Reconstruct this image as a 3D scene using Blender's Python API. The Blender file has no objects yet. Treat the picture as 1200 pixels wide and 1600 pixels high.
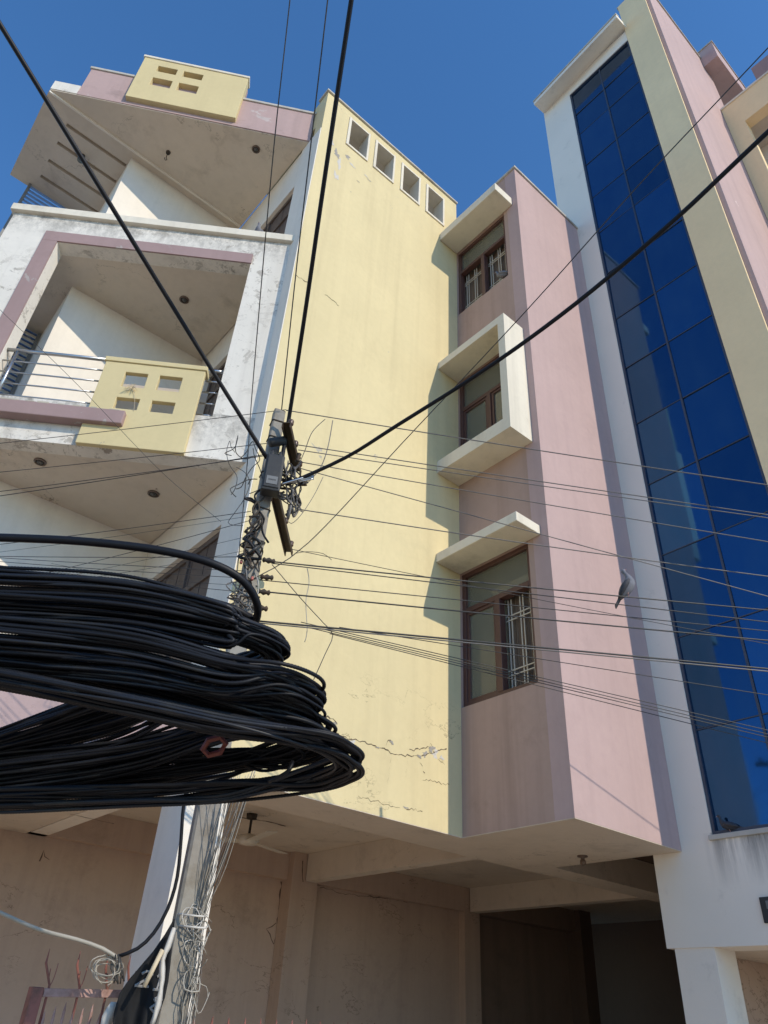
import bpy, bmesh, math, random
import numpy as np
from mathutils import Vector, Matrix

# ------------------------------------------------------------------ camera, sky, sun, exposure
scene = bpy.context.scene
COL = scene.collection
RM = np.array([[0.75654696, -0.65194536, 0.05102887],
               [0.4082274, 0.40988022, -0.81568903],
               [0.51086896, 0.63793844, 0.57623559]])      # world -> camera (right, down, forward)
FPX, CAMZ = 1149.56, 1.6
cd = bpy.data.cameras.new('camera')
cam = bpy.data.objects.new('camera', cd)
COL.objects.link(cam)
cd.sensor_fit = 'VERTICAL'
cd.sensor_height = 24.0
cd.lens = 24.0 * FPX / 1600.0
cd.clip_start = 0.05
cd.clip_end = 3000
m = Matrix.Identity(4)
for r in range(3):
    m[r][0] = RM[0][r]; m[r][1] = -RM[1][r]; m[r][2] = -RM[2][r]
m[2][3] = CAMZ
cam.matrix_world = m
scene.camera = cam

SUN = Vector((0.145, -1.0, 0.625)).normalized()              # towards the sun
world = bpy.data.worlds.new('World')
scene.world = world
world.use_nodes = True
wn = world.node_tree.nodes
sky = wn.new('ShaderNodeTexSky')
sky.sky_type = 'NISHITA'
sky.sun_disc = False
sky.sun_elevation = math.asin(SUN.z)
sky.sun_rotation = math.atan2(SUN.x, SUN.y)
sky.air_density = 1.0
sky.dust_density = 0.0
sky.ozone_density = 5.0
wn['Background'].inputs['Strength'].default_value = 0.15
hs = wn.new('ShaderNodeHueSaturation')
hs.inputs['Saturation'].default_value = 1.14
world.node_tree.links.new(sky.outputs[0], hs.inputs['Color'])
world.node_tree.links.new(hs.outputs[0], wn['Background'].inputs['Color'])
sl = bpy.data.lights.new('sun', 'SUN')
sl.energy = 2.15
sl.angle = math.radians(0.53)
sl.color = (1.0, 0.90, 0.74)
sun = bpy.data.objects.new('sun', sl)
COL.objects.link(sun)
sun.rotation_euler = SUN.to_track_quat('Z', 'Y').to_euler()
vs = scene.view_settings
vs.view_transform = 'Standard'
vs.look = 'None'
vs.exposure = 0.6
vs.gamma = 1.0

# ------------------------------------------------------------------ pixel -> place helpers (a pixel is only a direction)
def ray(u, v):
    return RM.T @ np.array([(u - 600) / FPX, (v - 800) / FPX, 1.0])
def onZ(u, v, z):
    d = ray(u, v); return Vector(d * (z - CAMZ) / d[2]) + Vector((0, 0, CAMZ))
def onX(u, v, x):
    d = ray(u, v); return Vector(d * x / d[0]) + Vector((0, 0, CAMZ))
def onY(u, v, y):
    d = ray(u, v); return Vector(d * y / d[1]) + Vector((0, 0, CAMZ))
def deep(u, v, t):
    return Vector(ray(u, v) * t) + Vector((0, 0, CAMZ))
PX, PY = 2.06, 4.0                                             # the pole
PN = np.array([0.458, 0.889, 0.0])
def onP(u, v, off=0.0):
    """point on the upright plane through the pole, off metres nearer the street"""
    d = ray(u, v); k = (PX * PN[0] + PY * PN[1] - off) / (d @ PN)
    return Vector(d * k) + Vector((0, 0, CAMZ))

# ------------------------------------------------------------------ mesh helpers
rnd = random.Random(7)
class MB:
    def __init__(s): s.v = []; s.f = []
    def box(s, a, b):
        x0, x1 = sorted((a[0], b[0])); y0, y1 = sorted((a[1], b[1])); z0, z1 = sorted((a[2], b[2]))
        return s.hexa([(x0, y0, z0), (x1, y0, z0), (x1, y1, z0), (x0, y1, z0)], [(x0, y0, z1), (x1, y0, z1), (x1, y1, z1), (x0, y1, z1)])
    def hexa(s, lo, hi):
        return s.prism(lo, hi)
    def prism(s, lo, hi):
        n = len(lo); o = len(s.v)
        s.v += [tuple(p) for p in lo] + [tuple(p) for p in hi]
        s.f.append(tuple(o + i for i in reversed(range(n))))
        s.f.append(tuple(o + n + i for i in range(n)))
        for i in range(n):
            j = (i + 1) % n
            s.f.append((o + i, o + j, o + n + j, o + n + i))
        return s
    def poly(s, pts, z0, z1):
        area = sum(pts[i][0] * pts[(i + 1) % len(pts)][1] - pts[(i + 1) % len(pts)][0] * pts[i][1] for i in range(len(pts)))
        if area < 0: pts = pts[::-1]
        return s.prism([(p[0], p[1], z0) for p in pts], [(p[0], p[1], z1) for p in pts])
    def obox(s, c, ax, ay, az, h):
        """box round c with unit axes and half sizes"""
        c = Vector(c); ax, ay, az = Vector(ax) * h[0], Vector(ay) * h[1], Vector(az) * h[2]
        lo = [c - ax - ay - az, c + ax - ay - az, c + ax + ay - az, c - ax + ay - az]
        hi = [p + 2 * az for p in lo]
        return s.prism(lo, hi)
    def bar(s, a, b, w, t=None, up=(0, 0, 1)):
        a, b = Vector(a), Vector(b); d = (b - a); L = d.length; d.normalize()
        up = Vector(up)
        if abs(d.dot(up)) > .95: up = Vector((1, 0, 0))
        sx = d.cross(up).normalized(); sz = sx.cross(d)
        return s.obox((a + b) / 2, d, sx, sz, (L / 2, w / 2, (t or w) / 2))
    def tube(s, pts, r, sides=6, closed=False, rib=0.0):
        pts = [Vector(p) for p in pts]; n = len(pts); o = len(s.v)
        prev = None
        for i, p in enumerate(pts):
            if closed: t = pts[(i + 1) % n] - pts[i - 1]
            else: t = pts[min(i + 1, n - 1)] - pts[max(i - 1, 0)]
            t = t.normalized() if t.length > 1e-9 else Vector((0, 0, 1))
            if prev is None:
                a = t.cross(Vector((0.13, 0.21, 1))); a.normalize()
            else:
                a = prev - t * prev.dot(t)
                a = a.normalized() if a.length > 1e-6 else t.orthogonal().normalized()
            prev = a; b = t.cross(a)
            rr = (r[i] if isinstance(r, (list, tuple)) else r) * (1 + (rib if i % 2 else -rib))
            for k in range(sides):
                w = 2 * math.pi * k / sides
                s.v.append(tuple(p + (a * math.cos(w) + b * math.sin(w)) * rr))
        m_ = n if closed else n - 1
        for i in range(m_):
            i2 = (i + 1) % n
            for k in range(sides):
                k2 = (k + 1) % sides
                s.f.append((o + i * sides + k, o + i * sides + k2, o + i2 * sides + k2, o + i2 * sides + k))
        if not closed:
            s.f.append(tuple(o + k for k in reversed(range(sides))))
            s.f.append(tuple(o + (n - 1) * sides + k for k in range(sides)))
        return s
    def grid_wall(s, org, u, n, us, zs, holes, t):
        """upright wall: outer face at org along u, outward normal n, thickness t, holes = set of (i,j) cells left open"""
        org, u, n = Vector(org), Vector(u), Vector(n); idx = {}
        def vid(i, j, k):
            if (i, j, k) not in idx:
                p = org + u * us[i] - n * (t * k); idx[(i, j, k)] = len(s.v); s.v.append((p.x, p.y, zs[j]))
            return idx[(i, j, k)]
        I, J = len(us) - 1, len(zs) - 1
        solid = lambda i, j: 0 <= i < I and 0 <= j < J and (i, j) not in holes
        for i in range(I):
            for j in range(J):
                if not solid(i, j): continue
                a, b, c, d = (i, j), (i + 1, j), (i + 1, j + 1), (i, j + 1)
                s.f.append(tuple(vid(*q, 0) for q in (a, b, c, d)))
                s.f.append(tuple(vid(*q, 1) for q in (d, c, b, a)))
                for (p, q, nb) in ((a, b, (i, j - 1)), (b, c, (i + 1, j)), (c, d, (i, j + 1)), (d, a, (i - 1, j))):
                    if not solid(*nb): s.f.append((vid(*p, 0), vid(*p, 1), vid(*q, 1), vid(*q, 0)))
        return s
    def lathe(s, prof, c, ax=(0, 0, 1), sides=14):
        c = Vector(c); ax = Vector(ax).normalized(); a = ax.orthogonal().normalized(); b = ax.cross(a); o = len(s.v)
        for r, h in prof:
            for k in range(sides):
                w = 2 * math.pi * k / sides
                s.v.append(tuple(c + ax * h + (a * math.cos(w) + b * math.sin(w)) * r))
        for i in range(len(prof) - 1):
            for k in range(sides):
                k2 = (k + 1) % sides
                s.f.append((o + i * sides + k, o + i * sides + k2, o + (i + 1) * sides + k2, o + (i + 1) * sides + k))
        s.f.append(tuple(o + k for k in reversed(range(sides))))
        s.f.append(tuple(o + (len(prof) - 1) * sides + k for k in range(sides)))
        return s
    def build(s, name, mat, parent=None, bevel=0.0, smooth=False):
        me = bpy.data.meshes.new(name)
        me.from_pydata(s.v, [], s.f)
        bm = bmesh.new(); bm.from_mesh(me); bmesh.ops.recalc_face_normals(bm, faces=bm.faces); bm.to_mesh(me); bm.free()
        if smooth:
            for p in me.polygons: p.use_smooth = True
        me.materials.append(mat)
        o = bpy.data.objects.new(name, me); COL.objects.link(o)
        if parent: o.parent = parent
        if bevel:
            b = o.modifiers.new('bevel', 'BEVEL'); b.width = bevel; b.segments = 2; b.limit_method = 'ANGLE'; b.angle_limit = math.radians(40)
        return o

def tag(o, label=None, cat=None, group=None, kind=None):
    if label: o['label'] = label
    if cat: o['category'] = cat
    if group: o['group'] = group
    if kind: o['kind'] = kind
    return o
def thing(name, label, cat, group=None):
    o = bpy.data.objects.new(name, None); COL.objects.link(o); o.empty_display_size = .2
    return tag(o, label, cat, group)
def spline(pts, step=0.05, closed=False):
    """Catmull-Rom through pts, resampled about every step metres"""
    P = [Vector(p) for p in pts]; n = len(P); out = []
    segs = n if closed else n - 1
    for i in range(segs):
        if closed: a, b, c, d = P[i - 1], P[i], P[(i + 1) % n], P[(i + 2) % n]
        else: a, b, c, d = P[max(i - 1, 0)], P[i], P[i + 1], P[min(i + 2, n - 1)]
        k = max(2, int((c - b).length / step))
        for j in range(k):
            t = j / k
            out.append(0.5 * ((2 * b) + (c - a) * t + (2 * a - 5 * b + 4 * c - d) * t * t + (3 * b - a - 3 * c + d) * t ** 3))
    if not closed: out.append(P[-1])
    return out

# ------------------------------------------------------------------ materials
class NT:
    def __init__(s, name):
        s.m = bpy.data.materials.new(name); s.m.use_nodes = True; s.t = s.m.node_tree
        s.b = s.t.nodes['Principled BSDF']; s._pos = None
    def n(s, typ, **kw):
        x = s.t.nodes.new(typ)
        for k, v in kw.items(): setattr(x, k, v)
        return x
    def l(s, a, b): s.t.links.new(a, b)
    def pos(s):
        if not s._pos: s._pos = s.n('ShaderNodeNewGeometry').outputs['Position']
        return s._pos
    def scaled(s, sc):
        mp = s.n('ShaderNodeMapping'); mp.inputs['Scale'].default_value = sc; s.l(s.pos(), mp.inputs['Vector']); return mp.outputs[0]
    def noise(s, scale, detail=5, rough=.6, sc=None, dist=0):
        x = s.n('ShaderNodeTexNoise'); x.inputs['Scale'].default_value = scale; x.inputs['Detail'].default_value = detail
        x.inputs['Roughness'].default_value = rough; x.inputs['Distortion'].default_value = dist
        s.l(s.scaled(sc) if sc else s.pos(), x.inputs['Vector']); return x.outputs['Fac']
    def ramp(s, fac, a, b, lo=0.0, hi=1.0):
        x = s.n('ShaderNodeMapRange'); x.inputs[1].default_value = a; x.inputs[2].default_value = b
        x.inputs[3].default_value = lo; x.inputs[4].default_value = hi; s.l(fac, x.inputs[0]); return x.outputs[0]
    def math(s, op, a, b=None):
        x = s.n('ShaderNodeMath', operation=op)
        for i, q in enumerate((a, b)):
            if q is None: continue
            if isinstance(q, (int, float)): x.inputs[i].default_value = q
            else: s.l(q, x.inputs[i])
        return x.outputs[0]
    def mix(s, fac, a, b):
        x = s.n('ShaderNodeMix', data_type='RGBA')
        if isinstance(fac, (int, float)): x.inputs[0].default_value = fac
        else: s.l(fac, x.inputs[0])
        for i, q in ((6, a), (7, b)):
            if isinstance(q, tuple): x.inputs[i].default_value = (*q, 1)
            else: s.l(q, x.inputs[i])
        return x.outputs[2]
    def axis(s, k):
        x = s.n('ShaderNodeSeparateXYZ'); s.l(s.pos(), x.inputs[0]); return x.outputs[k]
    def bump(s, h, strength=.2, dist=.01):
        x = s.n('ShaderNodeBump'); x.inputs['Strength'].default_value = strength; x.inputs['Distance'].default_value = dist
        s.l(h, x.inputs['Height']); s.l(x.outputs[0], s.b.inputs['Normal'])

def sc(c, k): return tuple(min(1, x * k) for x in c)
def plaster(name, col, dirt=(.16, .13, .10), amount=.25, peel=0.0, peelcol=(.30, .27, .23), streak=.12, rough=.85, cracks=0.0, zband=None, capband=None, flaky=False, wavy=False):
    t = NT(name)
    big = t.noise(.7, 4); fine = t.noise(14, 6)
    c = t.mix(t.ramp(big, .3, .7), sc(col, .93), sc(col, 1.05))
    c = t.mix(t.ramp(fine, .35, .75, 0, .35), c, sc(col, .86))
    st = t.noise(1.0, 4, .6, (5.5, 5.5, .22))
    c = t.mix(t.ramp(st, .48, .8, 0, streak), c, dirt)
    d = t.noise(1.7, 8, .72, None, .3)
    c = t.mix(t.ramp(d, .56, .82, 0, amount), c, dirt)
    hgt = t.noise(40, 4)
    if capband:
        z = t.axis(2); f = None
        for (za, zb) in capband:                      # rain grime that starts under a coping and runs out below it
            q = t.math('MULTIPLY', t.ramp(z, za, zb), t.math('LESS_THAN', z, zb + .02))
            f = q if f is None else t.math('MAXIMUM', f, q)
        gn = t.ramp(t.noise(7, 9, .8, (1, 1, .7)), .40, .62)
        c = t.mix(t.math('MULTIPLY', t.math('MULTIPLY', f, gn), .75), c, (.09, .085, .075))
    if flaky:
        fl = t.noise(5.5, 9, .78, None, .5); gate = t.ramp(t.noise(.95, 3, .5), .40, .55)
        m1 = t.math('MULTIPLY', t.ramp(fl, .545, .575), gate)
        c = t.mix(t.math('MULTIPLY', m1, .8), c, t.mix(t.noise(22, 4), (.27, .235, .19), (.50, .45, .385)))
        mo = t.math('MULTIPLY', t.ramp(t.noise(16, 9, .8), .52, .66), t.ramp(t.noise(1.6, 4, .6), .5, .66))
        c = t.mix(t.math('MULTIPLY', mo, .5), c, (.085, .08, .07))
        hgt = t.math('SUBTRACT', t.math('MULTIPLY', hgt, .3), m1)
    if peel:
        pn = t.noise(2.1, 7, .68, None, .4)
        pm = t.ramp(pn, .72 - peel * .16, .735 - peel * .16)
        c = t.mix(pm, c, t.mix(t.noise(9, 5), sc(peelcol, .7), sc(peelcol, 1.25)))
        hgt = t.math('SUBTRACT', t.math('MULTIPLY', hgt, .25), t.math('MULTIPLY', pm, 1.2))
    if cracks:
        cn = t.noise(1.15, 7, .62, (1, 1, 1.9), .25)
        line = t.ramp(t.math('ABSOLUTE', t.math('SUBTRACT', cn, .5)), .0012, .0045, 1, 0)
        gate = t.ramp(t.noise(.9, 3), .5, .6)
        line = t.math('MULTIPLY', line, gate)
        if zband:
            z = t.axis(2); line = t.math('MULTIPLY', line, t.ramp(z, zband[0], zband[1], 1, 0))
        c = t.mix(t.math('MULTIPLY', line, cracks), c, (.10, .075, .045))
    t.l(c, t.b.inputs['Base Color'])
    t.b.inputs['Roughness'].default_value = rough
    t.b.inputs['Specular IOR Level'].default_value = .25
    if wavy:
        hgt = t.math('ADD', t.math('MULTIPLY', hgt, .5), t.math('MULTIPLY', t.noise(1.9, 5, .6), 4.0))
        lite = t.ramp(t.noise(1.0, 4, .6, (3.1, 3.1, .12)), .5, .75, 0, .22)
        c2 = t.mix(lite, c, sc(col, 1.14)); t.l(c2, t.b.inputs['Base Color'])
    t.bump(hgt, .18, .012)
    return t.m
def simple(name, col, rough=.5, metal=0.0, var=.15, scale=20, bump=.1, spec=.5, dirt=None):
    t = NT(name)
    n = t.noise(scale, 5)
    c = t.mix(n, sc(col, 1 - var), sc(col, 1 + var))
    if dirt: c = t.mix(t.ramp(t.noise(scale * .35, 7, .7), .5, .68, 0, .85), c, dirt)
    t.l(c, t.b.inputs['Base Color'])
    t.b.inputs['Roughness'].default_value = rough; t.b.inputs['Metallic'].default_value = metal
    t.b.inputs['Specular IOR Level'].default_value = spec
    if bump: t.bump(n, bump, .004)
    return t.m

M = {}
M['yellow'] = plaster('yellow_plaster', (.70, .585, .335), (.36, .28, .16), .22, .12, (.46, .41, .32), .22, wavy=True, cracks=.75, zband=(4.0, 4.4))
M['yellow2'] = plaster('yellow_panel_plaster', (.67, .55, .30), (.25, .2, .12), .22, .1, (.40, .35, .27), .08)
M['fin'] = plaster('pale_cream_fin_plaster', (.92, .71, .42), (.25, .2, .14), .15, .0, streak=.06)
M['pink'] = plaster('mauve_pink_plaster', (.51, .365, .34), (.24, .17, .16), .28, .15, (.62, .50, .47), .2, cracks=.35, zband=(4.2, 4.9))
M['mauve_shaded'] = plaster('shaded_mauve_plaster', (.455, .315, .26), (.20, .13, .10), .45, .15, (.56, .45, .38), .40)  # copy of the mauve pink, browned and darkened for the side wall's shade
M['mauve'] = plaster('dark_mauve_plaster', (.36, .25, .235), (.15, .10, .09), .4, .5, (.42, .36, .33), .16)
M['roofpink'] = plaster('weathered_pink_fascia', (.48, .34, .315), (.15, .12, .11), .7, .6, (.52, .43, .40), .2)
M['white'] = plaster('weathered_white_plaster', (.78, .725, .635), (.20, .17, .14), .6, .35, (.36, .31, .26), .3, flaky=True, capband=[(9.2, 9.62), (6.2, 6.66)])
M['white2'] = plaster('white_wall_paint', (.83, .755, .645), (.26, .23, .19), .22, .08, (.4, .36, .3), .12)
M['cream'] = plaster('off_white_slab_plaster', (.76, .69, .56), (.17, .14, .10), .45, .25, (.40, .36, .3), .2)
M['soffit'] = plaster('soffit_plaster', (.68, .585, .47), (.17, .12, .08), .5, .2, (.32, .25, .19), .1, cracks=.5)
M['cap'] = plaster('coping_plaster', (.52, .49, .43), (.10, .09, .08), .75, .4, (.25, .22, .19), .3)
M['cement'] = plaster('grey_cement', (.33, .315, .29), (.18, .16, .14), .4, .3, (.42, .39, .35), .3)
M['cement2'] = plaster('pale_broken_plaster', (.50, .44, .35), (.2, .17, .14), .6, .5, (.38, .32, .26), .3)
M['inside'] = plaster('dusty_cream_wall', (.54, .395, .30), (.17, .12, .085), .45, .15, (.28, .2, .15), .22, cracks=.7)
M['dim_inside'] = plaster('shade_dimmed_wall', (.27, .19, .14), (.09, .065, .05), .5, .1, (.14, .1, .08), .3)  # bay wall colour dimmed, painting in the shade that deepens inwards
M['dark_inside'] = plaster('shade_darkened_wall', (.14, .095, .07), (.07, .055, .045), .5, .1, (.1, .08, .06), .2)  # near-black brown paints in the unlit depth of bays and behind openings
def tower_mat():
    t = NT('stained_white_tower_plaster')
    c = t.mix(t.ramp(t.noise(.8, 4), .3, .7), (.80, .73, .63), (.86, .78, .67))
    z = t.axis(2); y = t.axis(1)
    band = t.math('MULTIPLY', t.ramp(z, 2.75, 3.2), t.math('LESS_THAN', z, 3.22))
    band = t.math('MULTIPLY', band, t.ramp(y, 3.42, 3.60, 1, 0))
    st = t.ramp(t.noise(1, 6, .7, (9, 9, .7)), .36, .6)
    c = t.mix(t.math('MULTIPLY', t.math('MULTIPLY', band, st), .95), c, (.10, .10, .10))
    c = t.mix(t.ramp(t.noise(2.3, 8, .7), .6, .8, 0, .35), c, (.25, .22, .19))
    t.l(c, t.b.inputs['Base Color']); t.b.inputs['Roughness'].default_value = .85
    t.bump(t.noise(30, 5), .15, .01)
    return t.m
M['tower'] = tower_mat()
M['wood'] = simple('maroon_window_wood', (.095, .042, .034), .45, 0, .3, 25, .1)
M['doorwood'] = simple('dark_brown_door_wood', (.11, .08, .065), .5, 0, .3, 25, .1)
M['grille'] = simple('cream_grille_paint', (.55, .50, .42), .45, 0, .15, 30, 0)
M['steel'] = simple('brushed_steel', (.50, .50, .50), .33, 1.0, .1, 40, 0)
M['concrete'] = simple('grey_pole_concrete', (.30, .275, .235), .9, 0, .18, 22, .4, .3, (.22, .19, .15))
M['darksteel'] = simple('rust_dark_steel', (.055, .045, .035), .7, .3, .4, 18, .25, .4, (.10, .055, .03))
M['boxgrey'] = simple('dark_grey_box_plastic', (.034, .035, .036), .6, 0, .2, 25, .1, .4, (.06, .055, .045))
M['boxplate'] = simple('grey_plate', (.16, .16, .155), .5)
M['white_plastic'] = simple('dirty_white_wire', (.38, .345, .285), .5, 0, .2, 15, 0)
M['blackcable'] = simple('black_cable_sheath', (.0075, .008, .011), .52, 0, .3, 30, .08, .28)
M['blackcable2'] = simple('faded_black_cable_sheath', (.013, .0145, .020), .46, 0, .4, 14, .1, .35, (.03, .028, .025))
M['wire'] = simple('dull_black_wire', (.045, .042, .038), .5, 0, .3, 12, 0)
M['wire_pale'] = simple('dusty_grey_wire', (.16, .145, .13), .45, 0, .25, 12, 0)
M['redrust'] = simple('red_oxide_gate_paint', (.27, .10, .075), .65, 0, .25, 18, .2, .4, (.12, .06, .04))
M['gatepink'] = simple('faded_pink_gate_paint', (.42, .26, .22), .65, 0, .25, 18, .2, .4, (.16, .08, .06))
M['cloth'] = simple('black_banner_cloth', (.012, .012, .013), .75, 0, .3, 9, .2, .25)
M['print'] = simple('white_banner_print', (.30, .29, .28), .8, 0, .3, 40, 0)
M['rag'] = simple('dirty_white_rag', (.60, .56, .50), .9, 0, .15, 20, .2)
M['stick'] = simple('pale_bamboo', (.62, .50, .33), .6, 0, .15, 20, .1)
M['blue_shutter'] = simple('blue_shutter_paint', (.07, .17, .40), .5, 0, .2, 12, .05)
M['curtain'] = simple('tan_curtain', (.50, .43, .30), .9, 0, .2, 8, .2)
M['curtain_dark'] = simple('brown_curtain', (.17, .115, .075), .9, 0, .25, 8, .2)
M['fan'] = simple('cream_fan_paint', (.62, .56, .45), .45)
M['lens'] = simple('dark_lamp_glass', (.06, .055, .05), .15)
M['ring'] = simple('brown_lamp_ring', (.13, .085, .06), .4)
M['tagred'] = simple('red_brown_plastic', (.16, .035, .022), .5)
M['pigeon'] = simple('grey_feathers', (.17, .17, .19), .8, 0, .35, 25, .2)
M['pigeon_dark'] = simple('dark_feathers', (.045, .046, .055), .75, 0, .3, 25, .2)
M['beak'] = simple('pink_feet_and_beak', (.40, .22, .20), .6)
M['ceramic'] = simple('brown_insulator', (.10, .055, .04), .25)
M['orange'] = simple('faded_red_tape', (.42, .13, .10), .6)

def glass_mat(name, tint, transp):
    m_ = bpy.data.materials.new(name); m_.use_nodes = True; t = m_.node_tree; t.nodes.clear()
    o = t.nodes.new('ShaderNodeOutputMaterial'); g = t.nodes.new('ShaderNodeBsdfGlossy'); tr = t.nodes.new('ShaderNodeBsdfTransparent')
    df = t.nodes.new('ShaderNodeBsdfDiffuse'); mx = t.nodes.new('ShaderNodeMixShader'); m2 = t.nodes.new('ShaderNodeMixShader')
    fr = t.nodes.new('ShaderNodeFresnel'); fr.inputs[0].default_value = 1.5
    g.inputs['Roughness'].default_value = .02; tr.inputs[0].default_value = (*tint, 1)
    df.inputs[0].default_value = (.46, .45, .35, 1); m2.inputs[0].default_value = transp
    t.links.new(tr.outputs[0], m2.inputs[1]); t.links.new(df.outputs[0], m2.inputs[2])
    t.links.new(fr.outputs[0], mx.inputs[0]); t.links.new(m2.outputs[0], mx.inputs[1]); t.links.new(g.outputs[0], mx.inputs[2])
    t.links.new(mx.outputs[0], o.inputs[0]); return m_
M['glass'] = glass_mat('dusty_window_glass', (.87, .90, .84), .34)
def blue_glass():
    t = NT('blue_coated_glass')
    n = t.noise(.5, 3)
    c = t.mix(n, (.016, .08, .19), (.02, .095, .215))
    dust = t.ramp(t.noise(2.6, 8, .7, (1, 1, .45)), .35, .8, .04, .22)
    c = t.mix(dust, c, (.07, .12, .19))
    oi = t.n('ShaderNodeObjectInfo'); mu = t.n('ShaderNodeMix', data_type='RGBA', blend_type='MULTIPLY'); mu.inputs[0].default_value = 1
    t.l(c, mu.inputs[6]); cmb = t.n('ShaderNodeCombineColor'); vv = t.ramp(oi.outputs['Random'], 0, 1, .78, 1.2)
    [t.l(vv, cmb.inputs[i]) for i in range(3)]; t.l(cmb.outputs[0], mu.inputs[7])
    t.l(mu.outputs[2], t.b.inputs['Base Color']); t.l(t.ramp(t.noise(2.6, 8, .7, (1, 1, .45)), .35, .8, .85, .68), t.b.inputs['Metallic'])
    t.l(t.ramp(t.noise(2.2, 7, .7, (1, 1, .5)), .4, .8, .03, .12), t.b.inputs['Roughness'])
    t.b.inputs['Specular IOR Level'].default_value = .6
    t.bump(t.noise(1.1, 2), .03, .02)
    return t.m
M['blue'] = blue_glass()
M['mullion'] = simple('blue_grey_mullion', (.055, .07, .10), .5, .3, .15, 20, 0)
def ground_mat():
    t = NT('dusty_street_ground')
    c = t.mix(t.noise(.6, 8, .65), (.44, .355, .26), (.56, .455, .33))
    c = t.mix(t.ramp(t.noise(9, 6), .5, .7, 0, .5), c, (.2, .17, .14))
    t.l(c, t.b.inputs['Base Color']); t.b.inputs['Roughness'].default_value = .95; t.bump(t.noise(20, 6), .4, .02); return t.m
M['ground'] = ground_mat()
M['asphalt'] = simple('worn_concrete_road', (.34, .285, .22), .9, 0, .3, 14, .4, .3, (.22, .19, .15))

# ------------------------------------------------------------------ ground
tag(MB().box((-400, -400, -.5), (400, 400, 0)).build('ground', M['ground']), kind='structure')
tag(MB().box((-60, -7, -.1), (60, 1.2, .004)).build('road', M['asphalt']), kind='structure')

# ================================================================== BUILDING WITH BALCONIES
BX = 2.48                                   # left edge of the yellow wall
YW = 5.09                                   # yellow wall plane
ang = math.radians(35.2)
FA = Vector((2.46, 5.30, 0)); FU = Vector((-math.cos(ang), math.sin(ang), 0)); FN = Vector((-math.sin(ang), -math.cos(ang), 0))
def F(s, off=0.0, z=0.0): 
    p = FA + FU * s + FN * off; return Vector((p.x, p.y, z))
house = thing('apartment_building', 'cream and mauve apartment building with skewed white balconies and a tall blank yellow wall', 'building')

# yellow wall with four small parapet openings
us = [0.0]
holes = set()
for k, x in enumerate((2.95, 3.475, 4.025, 4.57)):
    us += [x - BX, x + .345 - BX]; holes.add((2 * k + 1, 1))
us.append(5.24 - BX)
tag(MB().grid_wall((BX, YW, 0), (1, 0, 0), (0, -1, 0), us, [3.1, 12.34, 13.04, 13.26], holes, .2).build('yellow_wall', M['yellow'], house), 'blank pale yellow wall with cracked and peeling plaster')
MB().box((BX - .03, YW - .03, 13.26), (5.25, YW + .22, 13.30)).build('coping', M['cap'], house, .006)
MB().box((BX + .002, YW + .2, 12.5), (BX + .2, YW + 1.6, 13.255)).build('parapet_return', M['yellow2'], house)
for k, x in enumerate((2.95, 3.475, 4.025, 4.57)):
    f = MB(); w = .345
    f.box((x - .04, YW - .02, 12.30), (x + .006, YW + .215, 13.08)); f.box((x + w - .006, YW - .02, 12.30), (x + w + .03, YW + .215, 13.08))
    f.box((x + .006, YW - .02, 12.30), (x + w - .006, YW + .215, 12.346)); f.box((x + .006, YW - .018, 13.034), (x + w - .006, YW + .215, 13.07))
    f.build('opening_frame', M['cream'], house, .004)
# stair-head room behind the openings
MB().box((BX + .21, 5.295, 13.06), (5.2, 6.35, 13.2)).build('roof_room_slab', M['white2'], house)
MB().box((BX + .21, 5.72, 12.342), (5.2, 5.86, 13.058)).build('roof_room_wall', M['cement'], house)
MB().box((BX + .21, 5.3, 12.2), (5.4, 9.0, 12.34)).build('roof_deck', M['cap'], house)
# white pilaster on the return of the yellow wall
MB().box((BX - .012, YW + .002, 3.1), (BX - .0005, YW + .46, 12.2)).build('pilaster', M['white2'], house)
# cracks in the yellow wall (recessed look: narrow dark ribbons 1.5 mm proud, rough outline)
def crack(pts, w=.006, n='crack'):
    b = MB(); P = [onY(u, v, YW - .0015) for u, v in pts]; R = random.Random(int(pts[0][0] * 7 + pts[0][1]))
    q = []
    for i in range(len(P) - 1):
        k = max(2, int((P[i + 1] - P[i]).length / .025))
        for j in range(k):
            p = P[i].lerp(P[i + 1], j / k); q.append(p + Vector((R.uniform(-.006, .006), 0, R.uniform(-.014, .014))))
    q.append(P[-1])
    for i in range(len(q) - 1):
        w0 = w * R.uniform(.25, 1.2); d = Vector((0, 0, w0 / 2))
        a, c = q[i], q[i + 1]
        o = len(b.v); b.v += [tuple(a - d), tuple(c - d), tuple(c + d), tuple(a + d)]; b.f.append((o, o + 1, o + 2, o + 3))
    return b
crk = simple('crack_shadow_brown', (.11, .08, .05), .95)
for pts, w in (([(497, 1125), (520, 1143), (548, 1155), (580, 1163), (610, 1175), (640, 1182), (668, 1178), (698, 1170)], .010), ([(505, 1120), (520, 1122), (527, 1131)], .012),
               ([(603, 1163), (607, 1155), (612, 1158)], .009), ([(612, 1175), (608, 1205), (606, 1225)], .004), ([(637, 1185), (634, 1215)], .004), ([(655, 1190), (664, 1208)], .006),
               ([(560, 1245), (590, 1253), (625, 1262)], .005), ([(632, 1262), (660, 1268)], .007), ([(660, 1218), (702, 1226)], .005), ([(463, 430), (482, 443)], .012), ([(508, 460), (530, 478)], .009),
               ([(640, 1172), (672, 1168)], .010), ([(672, 1160), (680, 1180)], .012), ([(685, 1185), (695, 1195)], .006), ([(634, 1088), (637, 1078)], .006)):
    crack(pts, w).build('crack', crk, house)
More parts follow.
